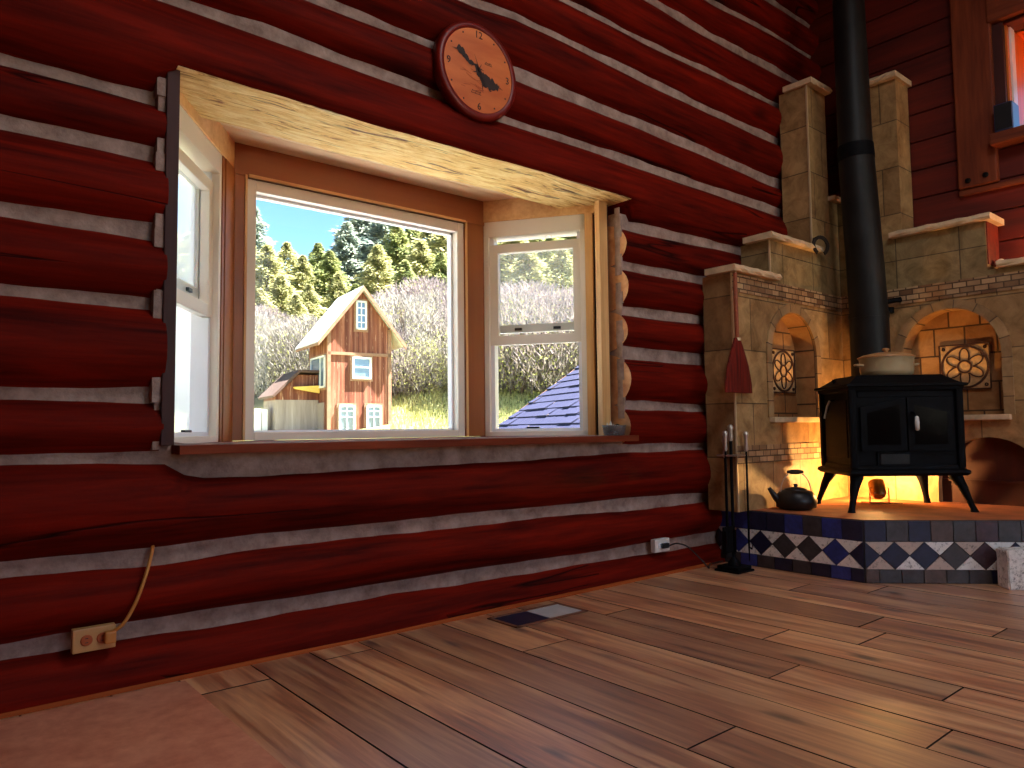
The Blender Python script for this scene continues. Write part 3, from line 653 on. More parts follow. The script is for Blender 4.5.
    mb = MB(); mb.prism([(ru - h, rz - h), (ru + h, rz - h), (ru + h, rz + h), (ru - h, rz + h)], fn, nd - .008, nd + .002, 'rosette'); ro = mb.build('rosette_tile', surr)
    mb = MB()
    def band(pts, w, closed=True):
        n = len(pts)
        for i in range(n if closed else n - 1):
            a, b = V((*pts[i], 0)), V((*pts[(i + 1) % n], 0)); t = (b - a).normalized(); nn = V((-t.y, t.x, 0)) * w / 2
            q = [a - nn, b - nn, b + nn, a + nn]; mb.prism([(p.x, p.y) for p in q], fn, nd - .014, nd - .007, 'rosette_dark')
    band([(ru + .125 * math.cos(2 * PI * i / 40), rz + .125 * math.sin(2 * PI * i / 40)) for i in range(40)], .012)
    band([(ru + .036 * math.cos(2 * PI * i / 20), rz + .036 * math.sin(2 * PI * i / 20)) for i in range(20)], .010)
    for p in range(6):
        a0 = p * PI / 3 + PI / 2
        band([(ru + (.045 + .066 * math.sin(PI * i / 10)) * math.cos(a0 + (i - 5) / 5 * .50), rz + (.045 + .066 * math.sin(PI * i / 10)) * math.sin(a0 + (i - 5) / 5 * .50)) for i in range(11)], .006, False)
    band([(ru - h, rz - h), (ru + h, rz - h), (ru + h, rz + h), (ru - h, rz + h)], .007)
    for sx in (-1, 1):
        for sz in (-1, 1): band([(ru + sx * .112 + .008 * math.cos(2 * PI * i / 8), rz + sz * .112 + .008 * math.sin(2 * PI * i / 8)) for i in range(8)], .005)
    mb.build('rosette_inlay', ro, off=tuple(surr.location))
    if right:
        mb = MB(); mb.face([fn(u, v, .058) for u, v in pts], 'nook', uv=pts); mb.prism([(rc - rr + .01, .43), (rc + rr - .01, .43), (rc + rr - .01, .445), (rc - rr + .01, .445)], fn, .045, .06, 'nook'); mb.build('nook_door', surr)
        mb = MB(); mb.prism([(U2, Z1 + .036), (U2 + .006, Z1 + .036), (U2 + .006, Z2), (U2, Z2)], fn, .01, TH + .02, 'plank'); mb.build('return_board', surr)
    else:
        for u, a, b in ((UE + .003, HZ, Z1), (U2 + .003, Z1 + .036, Z2), (U3 + .003, Z2 + .036, Z3)):
            mb = MB(); mb.prism([(u - .009, a), (u + .002, a), (u + .002, b), (u - .009, b)], fn, -.005, .004, 'trimstrip'); mb.build('corner_strip', surr)
wing(fnL, False, 'left'); wing(fnR, True, 'right')

# ------------------------------------------------------------------ tiled hearth platform
hearth = empty('hearth', (4.2, -.6, 0)); tag(hearth, 'raised corner hearth faced with dark tiles and a band of diamonds', 'hearth')
c0, c1, c2 = V((3.65, .02, 0)), V((3.65, -.81, 0)), V((4.20, -1.36, 0))
mb = MB(); mb.prism([(3.655, .06), (3.655, -.808), (4.203, -1.355), (4.98, -1.355), (4.98, .06)], lambda u, v, w: V((u, v, w)), .0, .288, 'grout'); mb.build('core', hearth)
mb = MB(); rows = []
tp = [(3.65, .06), (3.65, -.81), (4.20, -1.36), (4.98, -1.36), (4.98, .06)]
mb.prism(tp, lambda u, v, w: V((u, v, w)), .288, .306, 'slab'); mb.build('slab_top', hearth)
rnd = random.Random(12); DK = ['tile_blue', 'tile_navy', 'tile_char', 'tile_brown', 'tile_plum', 'tile_navy']; LT = ['tile_white', 'tile_white', 'tile_beige']
def facing(P, Q, sgn, blue_lit):
    d = (Q - P).normalized(); L = (Q - P).length; nrm = V((d.y, -d.x, 0)) * sgn
    f = lambda u, v, w: P + d * u + nrm * w + V((0, 0, v))
    mb = MB(); g = .0025
    mb.prism([(0, 0), (L, 0), (L, .304), (0, .304)], f, 0, .004, 'grout')
    dk = (['tile_blue', 'tile_navy', 'tile_blue', 'tile_navy', 'tile_char'] if blue_lit else ['tile_char', 'tile_brown', 'tile_plum', 'tile_navy', 'tile_char'])  # left face tiles picked bluer and whiter for the bay window light
    def til(poly, mat):
        cx = sum(p[0] for p in poly) / len(poly); cy = sum(p[1] for p in poly) / len(poly)
        q = []
        for x, y in poly:
            dx, dy = x - cx, y - cy; l = math.hypot(dx, dy); k_ = max(0, (l - g * 1.3) / l); q.append((cx + dx * k_, cy + dy * k_))
        mb.prism(q, f, .0, .010, mat)
    def clip(poly):
        out = []
        for lo in (True, False):
            src = poly if lo else out; lim = 0 if lo else L; res = []
            for i in range(len(src)):
                a, b = src[i], src[(i + 1) % len(src)]
                ia = a[0] >= lim if lo else a[0] <= lim; ib = b[0] >= lim if lo else b[0] <= lim
                if ia: res.append(a)
                if ia != ib: t = (lim - a[0]) / (b[0] - a[0]); res.append((lim, a[1] + t * (b[1] - a[1])))
            out = res
        return out
    tw = .104; i = 0; off = .03
    for (z0, z1, o_) in ((.201, .302, 0.), (.002, .067, .04)):
        u = -o_
        while u < L:
            p = clip([(u, z0), (u + tw, z0), (u + tw, z1), (u, z1)])
            if len(p) > 2 and max(q[0] for q in p) - min(q[0] for q in p) > .008: til(p, rnd.choice(dk))
            u += tw
    dw = .140; z0, z1 = .067, .201; zm = (z0 + z1) / 2; n = int(L / dw) + 2
    for i in range(n):
        u = i * dw
        for poly, mat in (([(u - dw / 2, zm), (u, z0), (u + dw / 2, zm), (u, z1)], rnd.choice(dk)), ([(u, z0), (u + dw, z0), (u + dw / 2, zm)], rnd.choice(LT if not blue_lit else LT[:2] + ['tile_white'])), ([(u, z1), (u + dw / 2, zm), (u + dw, z1)], rnd.choice(LT))):
            p = clip(poly)
            if len(p) > 2 and max(q[0] for q in p) - min(q[0] for q in p) > .01: til(p, mat)
    mb.build('tile_facing', hearth)
facing(c1, c0, 1 if False else -1, True); facing(c1, c2, 1, False)

# granite block leaning by the hearth
d45 = V((.7071, -.7071, 0)); n45 = V((-.7071, -.7071, 0))
gb = empty('granite_block', (4.09, -1.385, 0), math.radians(-45)); tag(gb, 'rough white speckled granite block on the floor against the hearth tiles', 'stone block')
bm = bmesh.new(); bmesh.ops.create_cube(bm, size=1.)
for q in bm.verts: q.co = V((q.co.x * .30 + .02, q.co.y * .10, .093 + q.co.z * .186))
bmesh.ops.bevel(bm, geom=bm.edges[:], offset=.006, segments=2, affect='EDGES'); bmesh.ops.subdivide_edges(bm, edges=bm.edges[:], cuts=2, use_grid_fill=True)
rnd = random.Random(5)
for q in bm.verts:
    if q.co.z > .01: q.co += V((rnd.uniform(-1, 1), rnd.uniform(-1, 1), rnd.uniform(-1, 1))) * .0025
mb = MB(); mb.addbm(bm, 'granite'); mb.build('block', gb)

# ------------------------------------------------------------------ wood stove
stove = empty('wood_stove', (4.297, -.674, HZ), math.radians(-42)); tag(stove, 'black cast iron wood stove standing on the corner hearth', 'stove')
w, d = .283, .20
zb, zt = .225, .665      # above the hearth
mb = MB(); mb.box((-w, -d, zb), (w, d, zt), 'iron', bev=.012)
for sx in (-1, 1):
    for sy in (-1, 1): mb.box((sx * w - .02, sy * d - .02, zb), (sx * w + .02, sy * d + .02, zt), 'iron', bev=.014)
mb.box((-w + .03, -d - .004, zt - .05), (w - .03, -d + .01, zt - .012), 'iron', bev=.004)
for sx in (-1, 1): mb.box((sx * (w + .004) - .006, -d + .05, zb + .06), (sx * (w + .004) + .006, d - .05, zt - .06), 'iron', bev=.005)
mb.build('body', stove)
def flare(name, prof):
    mb = MB(); rows = []
    for o_, z in prof:
        rows.append([(sx * (w + o_), sy * (d + o_), z) for sx, sy in ((-1, -1), (1, -1), (1, 1), (-1, 1))])
    mb.grid(rows, 'iron', False, True, None, True); return mb.build(name, stove)
flare('base_flange', [(.0, zb - .03), (.02, zb - .034), (.034, zb - .02), (.03, zb - .006), (.012, zb + .004), (.008, zb + .02), (-.01, zb + .03)])
flare('top_plate', [(.0, zt - .02), (.018, zt - .012), (.022, zt + .006), (.036, zt + .010), (.036, zt + .022), (.012, zt + .026), (-.045, zt + .066), (-.052, zt + .074), (-.14, zt + .074)])
def leg(sx, sy):
    mb = MB(); ux, uy = sx * .7071, sy * .7071; rows = []
    for z, o_, r in ((zb - .02, -.035, .036), (zb - .05, -.026, .034), (.13, .002, .025), (.08, .022, .019), (.04, .038, .016), (.015, .05, .017), (0.0, .054, .021)):
        cx, cy = sx * w + ux * o_, sy * d + uy * o_
        rows.append([(cx + r * math.cos(2 * PI * j / 10), cy + r * math.sin(2 * PI * j / 10), z) for j in range(10)])
    mb.grid(rows[::-1], 'iron', True, True, None, True); mb.build('leg', stove)
for sx in (-1, 1):
    for sy in (-1, 1): leg(sx, sy)
for sx, nm in ((-1, 'door'), (1, 'door')):
    mb = MB(); x0, x1 = (-.245, -.004) if sx < 0 else (.004, .245); z0, z1 = zb + .10, zt - .055
    arc = [(x0, z0), (x1, z0)] + ([(x1, z1 - .0), (x0, z1 - .05)] if sx < 0 else [(x1, z1 - .05), (x0, z1)])
    fn = lambda u, v, w_: V((u, -d - w_, v))
    mb.prism(arc, fn, .0, .018, 'iron'); dr = mb.build('door', stove)
    mb = MB(); q = [(x0 + .035, z0 + .035), (x1 - .035, z0 + .035)] + ([(x1 - .035, z1 - .035), (x0 + .035, z1 - .08)] if sx < 0 else [(x1 - .035, z1 - .08), (x0 + .035, z1 - .035)])
    mb.prism(q, fn, .012, .021, 'stoveglass'); mb.build('door_glass', dr)
mb = MB(); mb.prism([(-.16, zb + .02), (.02, zb + .02), (.02, zb + .092), (-.16, zb + .092)], lambda u, v, w_: V((u, -d - w_, v)), 0, .012, 'iron'); mb.prism([(-.145, zb + .03), (.005, zb + .03), (.005, zb + .082), (-.145, zb + .082)], lambda u, v, w_: V((u, -d - w_, v)), .01, .016, 'pipe'); mb.build('ash_door', stove)
mb = MB(); mb.tube([(.028, -d - .018, zt - .135), (.03, -d - .04, zt - .14), (.034, -d - .046, zt - .155)], .006, 'iron'); dh = mb.build('door_latch', stove)
mb = MB(); mb.lathe([(.004, 0), (.011, .006), (.012, .04), (.010, .072), (.004, .078)], (0, 0, 0), 'porcelain', 12, 'z', Matrix.Translation((.037, -d - .047, zt - .232))); hd = mb.build('door_handle', stove); hd['label'] = 'white porcelain door handle'
mb = MB(); mb.tube([(-w - .03, .02, zt - .06), (-w - .045, .02, zt - .09), (-w - .06, .03, zt - .16)], .006, 'nickel'); mb.tube([(-w - .006, .02, zt - .055), (-w - .03, .02, zt - .06)], .005, 'iron'); hd = mb.build('side_handle', stove); hd['label'] = 'bright spring handle on the stove side'
mb = MB(); mb.lathe([(.008, 0), (.006, .02), (.012, .026), (.009, .04)], (-w + .01, .05, zt + .024), 'iron', 10); mb.build('lid_knob', stove)
# pot on the stove
th = math.radians(-42); rot = Matrix.Rotation(th, 4, 'Z')
def sw(x, y, z=0): return V((4.297, -.674, HZ)) + rot @ V((x, y, z))
pp = sw(-.012, -.035, zt + .0745)
pot = empty('cooking_pot', pp); tag(pot, 'cream enamel cooking pot with tan lid on top of the wood stove', 'pot')
mb = MB(); mb.lathe([(.118, 0), (.132, .008), (.138, .03), (.14, .095), (.145, .10), (.14, .102)], pp, 'enamel', 32); mb.build('pot_body', pot)
mb = MB(); mb.lathe([(.148, .101), (.15, .106), (.12, .12), (.06, .132), (.02, .136)], pp, 'tanlid', 32); mb.lathe([(.012, .135), (.01, .143), (.02, .148), (.018, .156), (.006, .16)], pp, 'tanlid', 14); ld = mb.build('pot_lid', pot); ld['label'] = 'tan enamel lid'
for s_ in (-1, 1):
    mb = MB(); q = rot @ V((s_, 0, 0)); mb.tube([pp + q * .14 + V((0, 0, .06)) + (rot @ V((0, -.03, 0))), pp + q * .168 + V((0, 0, .065)) + (rot @ V((0, -.02, 0))), pp + q * .168 + V((0, 0, .065)) + (rot @ V((0, .02, 0))), pp + q * .14 + V((0, 0, .06)) + (rot @ V((0, .03, 0)))], .006, 'enamel'); mb.build('pot_handle', pot)
# stovepipe
b0 = sw(.072, .345); lf = V((-.768, .64, 0))
pb = V((b0.x, b0.y, HZ + .60))
pipe = empty('stovepipe', pb); tag(pipe, 'tall black stovepipe rising from the wood stove to the ceiling', 'stovepipe')
def pp_(z, o_): return V((b0.x, b0.y, z)) + lf * o_
mb = MB(); mb.tube([pp_(pb.z, 0), pp_(pb.z + .05, 0), pp_(1.45, 0)], [.113, .113, .112], 'pipe', 28); mb.tube([pp_(1.43, 0), pp_(1.46, 0)], [.1155, .1155], 'pipe', 28); mb.tube([sw(.072, .20, .60), V((b0.x, b0.y, HZ + .60))], .085, 'pipe', 20); mb.build('lower_section', pipe)
mb = MB(); mb.tube([pp_(1.45, 0), pp_(1.8, .012), pp_(2.46, .04)], [.110, .108, .104], 'pipe', 28); mb.build('middle_section', pipe)
mb = MB(); mb.tube([pp_(2.43, .039), pp_(2.52, .042)], [.1075, .1055], 'iron', 28); mb.build('coupling', pipe)
mb = MB(); mb.tube([pp_(2.5, .041), pp_(3.6, .05), pp_(4.118, .055)], [.100, .092, .091], 'pipe', 28); mb.build('upper_section', pipe)
rt = V((.768, -.64, 0))
mb = MB(); q = pp_(1.53, 0); mb.tube([q + rt * .10, q + rt * .17 + V((0, 0, .012)), q + rt * .20 + V((0, 0, .014))], [.016, .016, .018], 'iron'); mb.lathe([(.03, 0), (.03, .035)], q + rt * .125 + V((0, 0, -.07)), 'iron', 14); mb.build('damper_handle', pipe)

# ------------------------------------------------------------------ small things at the hearth
kt = V((3.86, -.345, HZ)); kettle = empty('kettle', kt); tag(kettle, 'black cast iron kettle with wire bail on the left corner of the hearth', 'kettle')
mb = MB(); mb.lathe([(.07, 0), (.105, .012), (.112, .05), (.1, .085), (.085, .1), (.06, .108)], kt, 'kettle', 24); mb.build('kettle_body', kettle)
mb = MB(); mb.lathe([(.062, .106), (.06, .114), (.02, .124), (.008, .126), (.014, .136), (.006, .142)], kt, 'kettle', 18); mb.build('kettle_lid', kettle)
mb = MB(); a = V((-.768, .64, 0)); mb.tube([kt + a * .09 + V((0, 0, .045)), kt + a * .12 + V((0, 0, .075)), kt + a * .15 + V((0, 0, .12))], [.024, .018, .011], 'kettle'); mb.build('spout', kettle)
mb = MB(); mb.tube([kt + a * (.085 * math.cos(t)) + V((0, 0, .095 + .115 * math.sin(t))) for t in [PI * i / 14 for i in range(15)]], .0035, 'nickel', 6); bl = mb.build('bail', kettle); bl['label'] = 'wire bail handle'
mb = MB(); mb.tube([kt + a * x_ + V((0, 0, .208)) for x_ in (-.045, -.02, .02, .045)], [.008, .013, .013, .008], 'rust', 8); mb.build('grip', bl, off=tuple(kt))

# fire tool stand with hanging tools
ft = V((3.452, -.205, 0)); stand = empty('fire_tool_stand', ft); tag(stand, 'black iron stand for fire tools on the floor beside the hearth', 'stand')
mb = MB(); mb.box(tuple(ft + V((-.075, -.075, .0))), tuple(ft + V((.075, .075, .012))), 'iron', bev=.004); mb.box(tuple(ft + V((-.065, -.065, .012))), tuple(ft + V((.065, .065, .03))), 'iron', bev=.006); mb.lathe([(.035, .03), (.03, .05), (.014, .07)], ft, 'iron', 12); mb.build('base', stand)
mb = MB(); mb.tube([ft + V((0, 0, .06)), ft + V((0, 0, .7))], .009, 'iron'); mb.build('pole', stand)
mb = MB(); mb.lathe([(.006, .69), (.013, .70), (.015, .72), (.012, .745), (.018, .76), (.016, .775), (.006, .783)], ft, 'nickel', 12); mb.build('finial', stand)
mb = MB(); mb.box(tuple(ft + V((-.055, -.055, .612))), tuple(ft + V((.055, .055, .62))), 'nickel', bev=.003); mb.build('tool_rack', stand)
def tool(name, label, off, head, hz):
    p = ft + V(off); r = empty(name, p); tag(r, label, 'fire tool', 'fire tools on the iron stand')
    mb = MB(); mb.tube([p + V((0, 0, .14)), p + V((0, 0, hz))], .006, 'iron'); mb.build('shaft', r)
    mb = MB(); mb.lathe([(.006, hz), (.012, hz + .01), (.009, hz + .05), (.012, hz + .08), (.016, hz + .092), (.013, hz + .105), (.004, hz + .11)], p, 'nickel', 12); mb.build('handle', r)
    mb = MB()
    if head == 'shovel': mb.box(tuple(p + V((-.045, -.004, .10))), tuple(p + V((.045, .004, .24))), 'iron', bev=.003); mb.box(tuple(p + V((-.047, -.02, .10))), tuple(p + V((-.041, .004, .22))), 'iron'); mb.box(tuple(p + V((.041, -.02, .10))), tuple(p + V((.047, .004, .22))), 'iron')
    elif head == 'poker': mb.tube([p + V((0, 0, .14)), p + V((0, 0, .042))], [.006, .002], 'iron'); mb.tube([p + V((0, 0, .12)), p + V((.025, 0, .105)), p + V((.035, 0, .13))], [.005, .004, .002], 'iron')
    else:
        rows = [[(p.x + a_ * wd, p.y + b_ * td, p.z + z) for a_, b_ in ((-1, -1), (1, -1), (1, 1), (-1, 1))] for z, wd, td in ((.20, .018, .01), (.16, .03, .014), (.06, .042, .018))]
        mb.grid(rows, 'black', False, True, None, True)
    mb.build('head', r)
tool('fireplace_shovel', 'black shovel with bright handle, leftmost tool on the fire tool stand', (-.05, .0, 0), 'shovel', .64)
tool('fireplace_poker', 'thin black poker hanging at the right of the fire tool stand', (.10, -.03, 0), 'poker', .635)
tool('hearth_brush', 'black bristled hearth brush hanging behind the stand pole', (.035, .062, 0), 'brush', .60)

# whisk broom hanging on the corner of the surround
br = V((3.498, -.235, .955)); broom = empty('hearth_broom', br); tag(broom, 'burgundy straw broom hanging from the stone surround corner', 'broom')
mb = MB(); rows = []
for z, wx_, wy_ in ((0, .132, .018), (.05, .128, .02), (.15, .10, .02), (.25, .052, .016), (.30, .022, .014)):
    rows.append([(br.x + wx_ * math.cos(2 * PI * j / 16), br.y + wy_ * math.sin(2 * PI * j / 16), br.z + z) for j in range(16)])
mb.grid(rows, 'bristle', True, True, None, True); mb.build('straw_head', broom)
mb = MB(); mb.tube([br + V((0, 0, .285)), br + V((0, 0, .30))], .0195, 'trimstrip', 12); mb.build('binding', broom)
mb = MB(); mb.tube([br + V((0, 0, .3)), br + V((-.004, 0, .5)), br + V((-.002, 0, .66))], [.012, .013, .011], 'broomstick', 10); mb.tube([br + V((0, 0, .655)), br + V((.012, .0, .68)), br + V((0, .01, .70))], .003, 'trimstrip', 6); mb.build('handle', broom)

# horseshoe
hs = V((4.41, -.262, 1.90)); sh = empty('horseshoe', hs, math.radians(-18)); tag(sh, 'rusty horseshoe hanging open end down under a stone cap', 'horseshoe')
mb = MB(); pts = [( .058 * math.cos(t) * (1 - .12 * max(0, -math.sin(t))), 0, .055 * math.sin(t) - (.0 if math.sin(t) > 0 else 0)) for t in [math.radians(-58 + i * 296 / 20) for i in range(21)]]
rows = []
for i, p in enumerate(pts):
    c = V(p); o_ = V((p[0], 0, p[2])).normalized()
    rows.append([tuple(c - o_ * .011 + V((0, -.004, 0))), tuple(c + o_ * .011 + V((0, -.004, 0))), tuple(c + o_ * .011 + V((0, .004, 0))), tuple(c - o_ * .011 + V((0, .004, 0)))])
mb.grid(rows, 'rust', False, True, None, True); mb.build('shoe', sh)
mb = MB(); mb.tube([(0, 0, .05), (0, .02, .06), (0, .07, .06)], .004, 'iron', 6); mb.build('nail', sh)

# can lamp under the stove, the warm light behind it
lp = V((4.455, -.54, HZ)); lamp = empty('can_spotlight', lp); tag(lamp, 'small brass can spotlight glowing on the hearth under the wood stove', 'lamp')
ax = V((.42, .36, .83)).normalized(); q0 = lp + V((0, 0, .04))
mb = MB(); q = q0; mb.tube([q, q + ax * .02, q + ax * .095, q + ax * .10], [.03, .042, .045, .043], 'brass', 20, True); mb.build('can', lamp)
for i in range(6):  # white discs stand for lamplight shining through the holes
    mb = MB(); a_ = 2 * PI * i / 6; mb.lathe([(.006, 0), (.006, .003)], q + ax * .028 + V((.0435 * math.cos(a_), .0435 * math.sin(a_), 0)), 'vinylwhite', 8); mb.build('lit_vent_hole', lamp)
mb = MB(); mb.tube([lp + rt * .056 + V((0, 0, .006)), lp + rt * .056 + V((0, 0, .09)), lp + rt * .046 + V((0, 0, .095))], .004, 'brass', 6); mb.tube([lp - rt * .056 + V((0, 0, .006)), lp - rt * .056 + V((0, 0, .09)), lp - rt * .046 + V((0, 0, .095))], .004, 'brass', 6)
mb.tube([lp - rt * .058 + V((0, 0, .006)), lp + rt * .058 + V((0, 0, .006))], .006, 'brass', 6); mb.build('bracket', lamp)
mb = MB(); mb.tube([lp + rt * .05 + V((0, 0, .004)), lp + rt * .11 + V((-.02, -.03, .004)), lp + rt * .16 + V((-.01, .02, .004))], .003, 'black', 6); mb.build('cord', lamp)
mb = MB(); mb.box((XR - .12, -1.115, 1.692), (XR - .07, -1.07, 1.70), 'shell', bev=.003); rows = []
sp_ = V((XR - .11, -1.10, 1.691))
mb = MB(); mb.lathe([(.02, 0), (.032, .008), (.026, .02), (.014, .03), (.005, .034)], sp_, 'shell', 10); mb.lathe([(.012, 0), (.016, .01), (.006, .018)], sp_ + V((0, -.034, 0)), 'shell', 8)
tag(mb.build('seashell'), 'small white shell on the right stone ledge below the red return board', 'shell')
pl = V((XR - .05, -1.36, 1.691)); pk = empty('assumed_puck_lamp', pl); tag(pk, 'small round lamp assumed and added out of view on the right end of the stone ledge to light the plank wall', 'lamp')  # unseen lamp, assumed from the warm glow and added to light the plank wall
mb = MB(); mb.lathe([(.04, 0), (.040, .012), (.034, .018)], pl, 'nickel', 18); mb.build('housing', pk)
k = NT('assumed_lamp_lens'); e = k.n('ShaderNodeEmission'); e.inputs[0].default_value = (1, .5, .2, 1); e.inputs[1].default_value = 6; k.l(e.outputs[0], k.out.inputs[0])  # glowing lens of the assumed ledge lamp
mb = MB(); mb.lathe([(.03, .018), (.028, .022)], pl, k.m, 18); mb.build('lens', pk)

# glass dish on the sill with a small crystal
gd = V((2.80, .045, .7335)); dish = empty('glass_dish', gd); tag(dish, 'small clear cut glass dish on the right end of the window sill', 'dish')
mb = MB(); mb.lathe([(.05, 0), (.054, .003), (.060, .045), (.064, .052), (.060, .052), (.052, .006), (.01, .005)], gd, 'cutglass', 24); mb.build('bowl', dish)
mb = MB()
for dx, dy, h, r in ((-.02, .0, .075, .008), (-.03, .012, .065, .006), (-.012, -.01, .06, .006)): mb.tube([gd + V((dx, dy, .006)), gd + V((dx * 1.2, dy, h * .8)), gd + V((dx * 1.3, dy, h))], [r, r * .8, .001], 'nickel', 6)
tag(mb.build('crystal', off=tuple(gd)), 'pale pointed crystals standing in the small glass dish', 'crystal'); bpy.data.objects['crystal'].location = gd
mb = MB(); mb.lathe([(.012, .006), (.02, .02), (.018, .05), (.006, .058)], gd + V((.026, .0, 0)), 'iron', 10); o = mb.build('pebble', off=tuple(gd)); o.location = gd; tag(o, 'dark pebble lying in the small glass dish', 'pebble')

# ------------------------------------------------------------------ clock
ck = V((1.878, -.035, 2.325)); clock = empty('wall_clock', ck); tag(clock, 'round wall clock with dark red rim and orange map face', 'clock')
R = .215
mb = MB(); mb.lathe([(R * .8, -.03), (R, -.03), (R * 1.0, .0), (R * .985, .012), (R * .93, .017), (R * .86, .017), (R * .85, .012)], ck, 'clockrim', 56, 'y'); mb.build('rim', clock)
mb = MB(); mb.lathe([(R * .86, .010), (R * .86, .0135)], ck, 'clockface', 56, 'y'); mb.build('dial', clock)
YF = ck.y - .0145
def textmesh(mb, body, x, z, size, mat):
    cu = bpy.data.curves.new('t', 'FONT'); cu.body = body; cu.size = size; cu.align_x = 'CENTER'; cu.align_y = 'CENTER'; cu.extrude = .0006
    ob = bpy.data.objects.new('t', cu); COL.objects.link(ob); dg = bpy.context.evaluated_depsgraph_get(); me = bpy.data.meshes.new_from_object(ob.evaluated_get(dg))
    mi = mb.mi(mat); b = len(mb.v); mb.v += [(ck.x + x + q.co.x, YF - q.co.z, ck.z + z + q.co.y) for q in me.vertices]
    for p in me.polygons: mb.f.append([b + q for q in p.vertices]); mb.m.append(mi); mb.sm.append(False)
    bpy.data.objects.remove(ob); bpy.data.curves.remove(cu); bpy.data.meshes.remove(me)
rr = R * .74
for n_, a_ in (('12', 90), ('3', 0), ('6', -90), ('9', 180)): mb = MB(); textmesh(mb, n_, rr * math.cos(math.radians(a_)), rr * math.sin(math.radians(a_)), .044, 'clockink'); mb.build('numeral', clock)
for i in range(12):
    if i % 3:
        a_ = math.radians(30 * i); x_, z_ = ck.x + R * .78 * math.cos(a_), ck.z + R * .78 * math.sin(a_)
        mb = MB(); mb.lathe([(.004, 0), (.004, .0012)], (x_, YF, z_), 'clockink', 8, 'y'); mb.build('hour_dot', clock)
mb = MB(); rnd = random.Random(21)
# dark lake silhouette with ragged inlets running from upper left to lower right
cl = [(-.115, .075), (-.085, .055), (-.055, .025), (-.02, .02), (0, -.005), (.02, -.03), (.05, -.04), (.085, -.05), (.115, -.048)]
wd = [.014, .018, .011, .007, .02, .022, .03, .022, .008]
up = []; dn = []
for (a_, b_), (c_, d_), w0, w1 in zip(cl, cl[1:], wd, wd[1:]):
    for t in (0, .25, .5, .75):
        x_, z_, w_ = a_ + (c_ - a_) * t, b_ + (d_ - b_) * t, w0 + (w1 - w0) * t
        up.append((x_ + .4 * w_, z_ + w_ * rnd.uniform(.45, 1.25))); dn.append((x_ - .4 * w_, z_ - w_ * rnd.uniform(.45, 1.25)))
for i in range(len(up) - 1):
    mb.face([(ck.x + x_, YF - .0006, ck.z + z_) for x_, z_ in (dn[i], dn[i + 1], up[i + 1], up[i])], 'clockink')
for i in range(16):
    j = rnd.randrange(len(up)); x_, z_ = rnd.choice((up, dn))[j]; a_ = rnd.uniform(0, 2 * PI); l = rnd.uniform(.012, .03)
    t = V((math.cos(a_), 0, math.sin(a_))); nn = V((-t.z, 0, t.x)) * .0028; p = V((ck.x + x_, YF - .0007, ck.z + z_)); mb.face([p - nn, p + t * l, p + nn], 'clockink')
mb.build('map_silhouette', clock)
mb = MB()
for i in range(16):
    x_, z_ = rnd.uniform(-.11, .05), rnd.uniform(-.10, -.0); l = rnd.uniform(.02, .06); p = V((ck.x + x_, YF - .0003, ck.z + z_)); s_ = rnd.uniform(-.4, .4)
    mb.face([p, p + V((l, 0, l * s_)), p + V((l, 0, l * s_ + .0018)), p + V((0, 0, .0018))], 'clockred')
for z_, l in ((-.098, .05), (-.108, .062), (.045, .035), (.038, .045)):
    xs = -l / 2 + (.055 if z_ > 0 else -.012)
    for i in range(int(l / .007)):
        p = V((ck.x + xs + i * .007, YF - .0003, ck.z + z_)); h = .004 + .003 * ((i * 7) % 3 == 0); mb.face([p, p + V((.004, 0, 0)), p + V((.004, 0, h)), p + V((0, 0, h))], 'clockink')
mb.build('engraving', clock)
mb = MB()
for a_, l, w_ in ((math.radians(112), .075, .004), (math.radians(-58), .10, .003)):
    t = V((math.cos(a_), 0, math.sin(a_))); nn = V((-t.z, 0, t.x)) * w_; p = V((ck.x, YF - .004, ck.z)); mb.face([p - nn - t * .015, p + t * l, p + nn - t * .015], 'clockink')
mb.lathe([(.007, 0), (.005, .005)], (ck.x, YF - .001, ck.z), 'clockink', 10, 'y'); mb.build('hands', clock)

# ------------------------------------------------------------------ outlets, cords, floor register, mat
def outlet(name, x0, x1, z0, z1, y, pm, sm, label):
    r = empty(name, ((x0 + x1) / 2, y, (z0 + z1) / 2)); tag(r, label, 'outlet')
    mb = MB(); mb.box((x0, y, z0), (x1, y + .03, z1), pm, bev=.003); mb.build('cover_plate', r)
    cx, cz = (x0 + x1) / 2, (z0 + z1) / 2
    for s_ in (-1, 1):
        mb = MB(); c = V((cx + s_ * .021, y, cz)); mb.lathe([(.016, -.001), (.016, .003), (.014, .004)], c, sm, 16, 'y')
        for dz in (-.006, .006): mb.box((c.x - .004, y - .0048, cz + dz - .001), (c.x + .004, y - .0035, cz + dz + .001), 'black')
        mb.build('socket', r)
    return r
outlet('wall_outlet', .399, .512, .136, .204, -.022, 'plate', 'socket', 'tan double outlet low on the log wall at the lower left')
outlet('wall_outlet', 3.034, 3.155, .119, .186, -.012, 'platewhite', 'vinylwhite', 'white outlet with a black plug low on the log wall near the hearth')
mb = MB(); pts = [(.505, -.028, .185), (.53, -.034, .205), (.56, -.03, .255), (.585, -.02, .315), (.61, .01, .375), (.622, .03, .415), (.625, .06, .43)]
def smooth_path(pts, n=6):
    P = [V(p) for p in pts]; P = [P[0]] + P + [P[-1]]; out = []
    for i in range(1, len(P) - 2):
        for t in range(n):
            s_ = t / n; a_, b_, c_, d_ = P[i - 1:i + 3]
            out.append(.5 * ((2 * b_) + (c_ - a_) * s_ + (2 * a_ - 5 * b_ + 4 * c_ - d_) * s_ ** 2 + (3 * b_ - a_ - 3 * c_ + d_) * s_ ** 3))
    return out + [P[-2]]
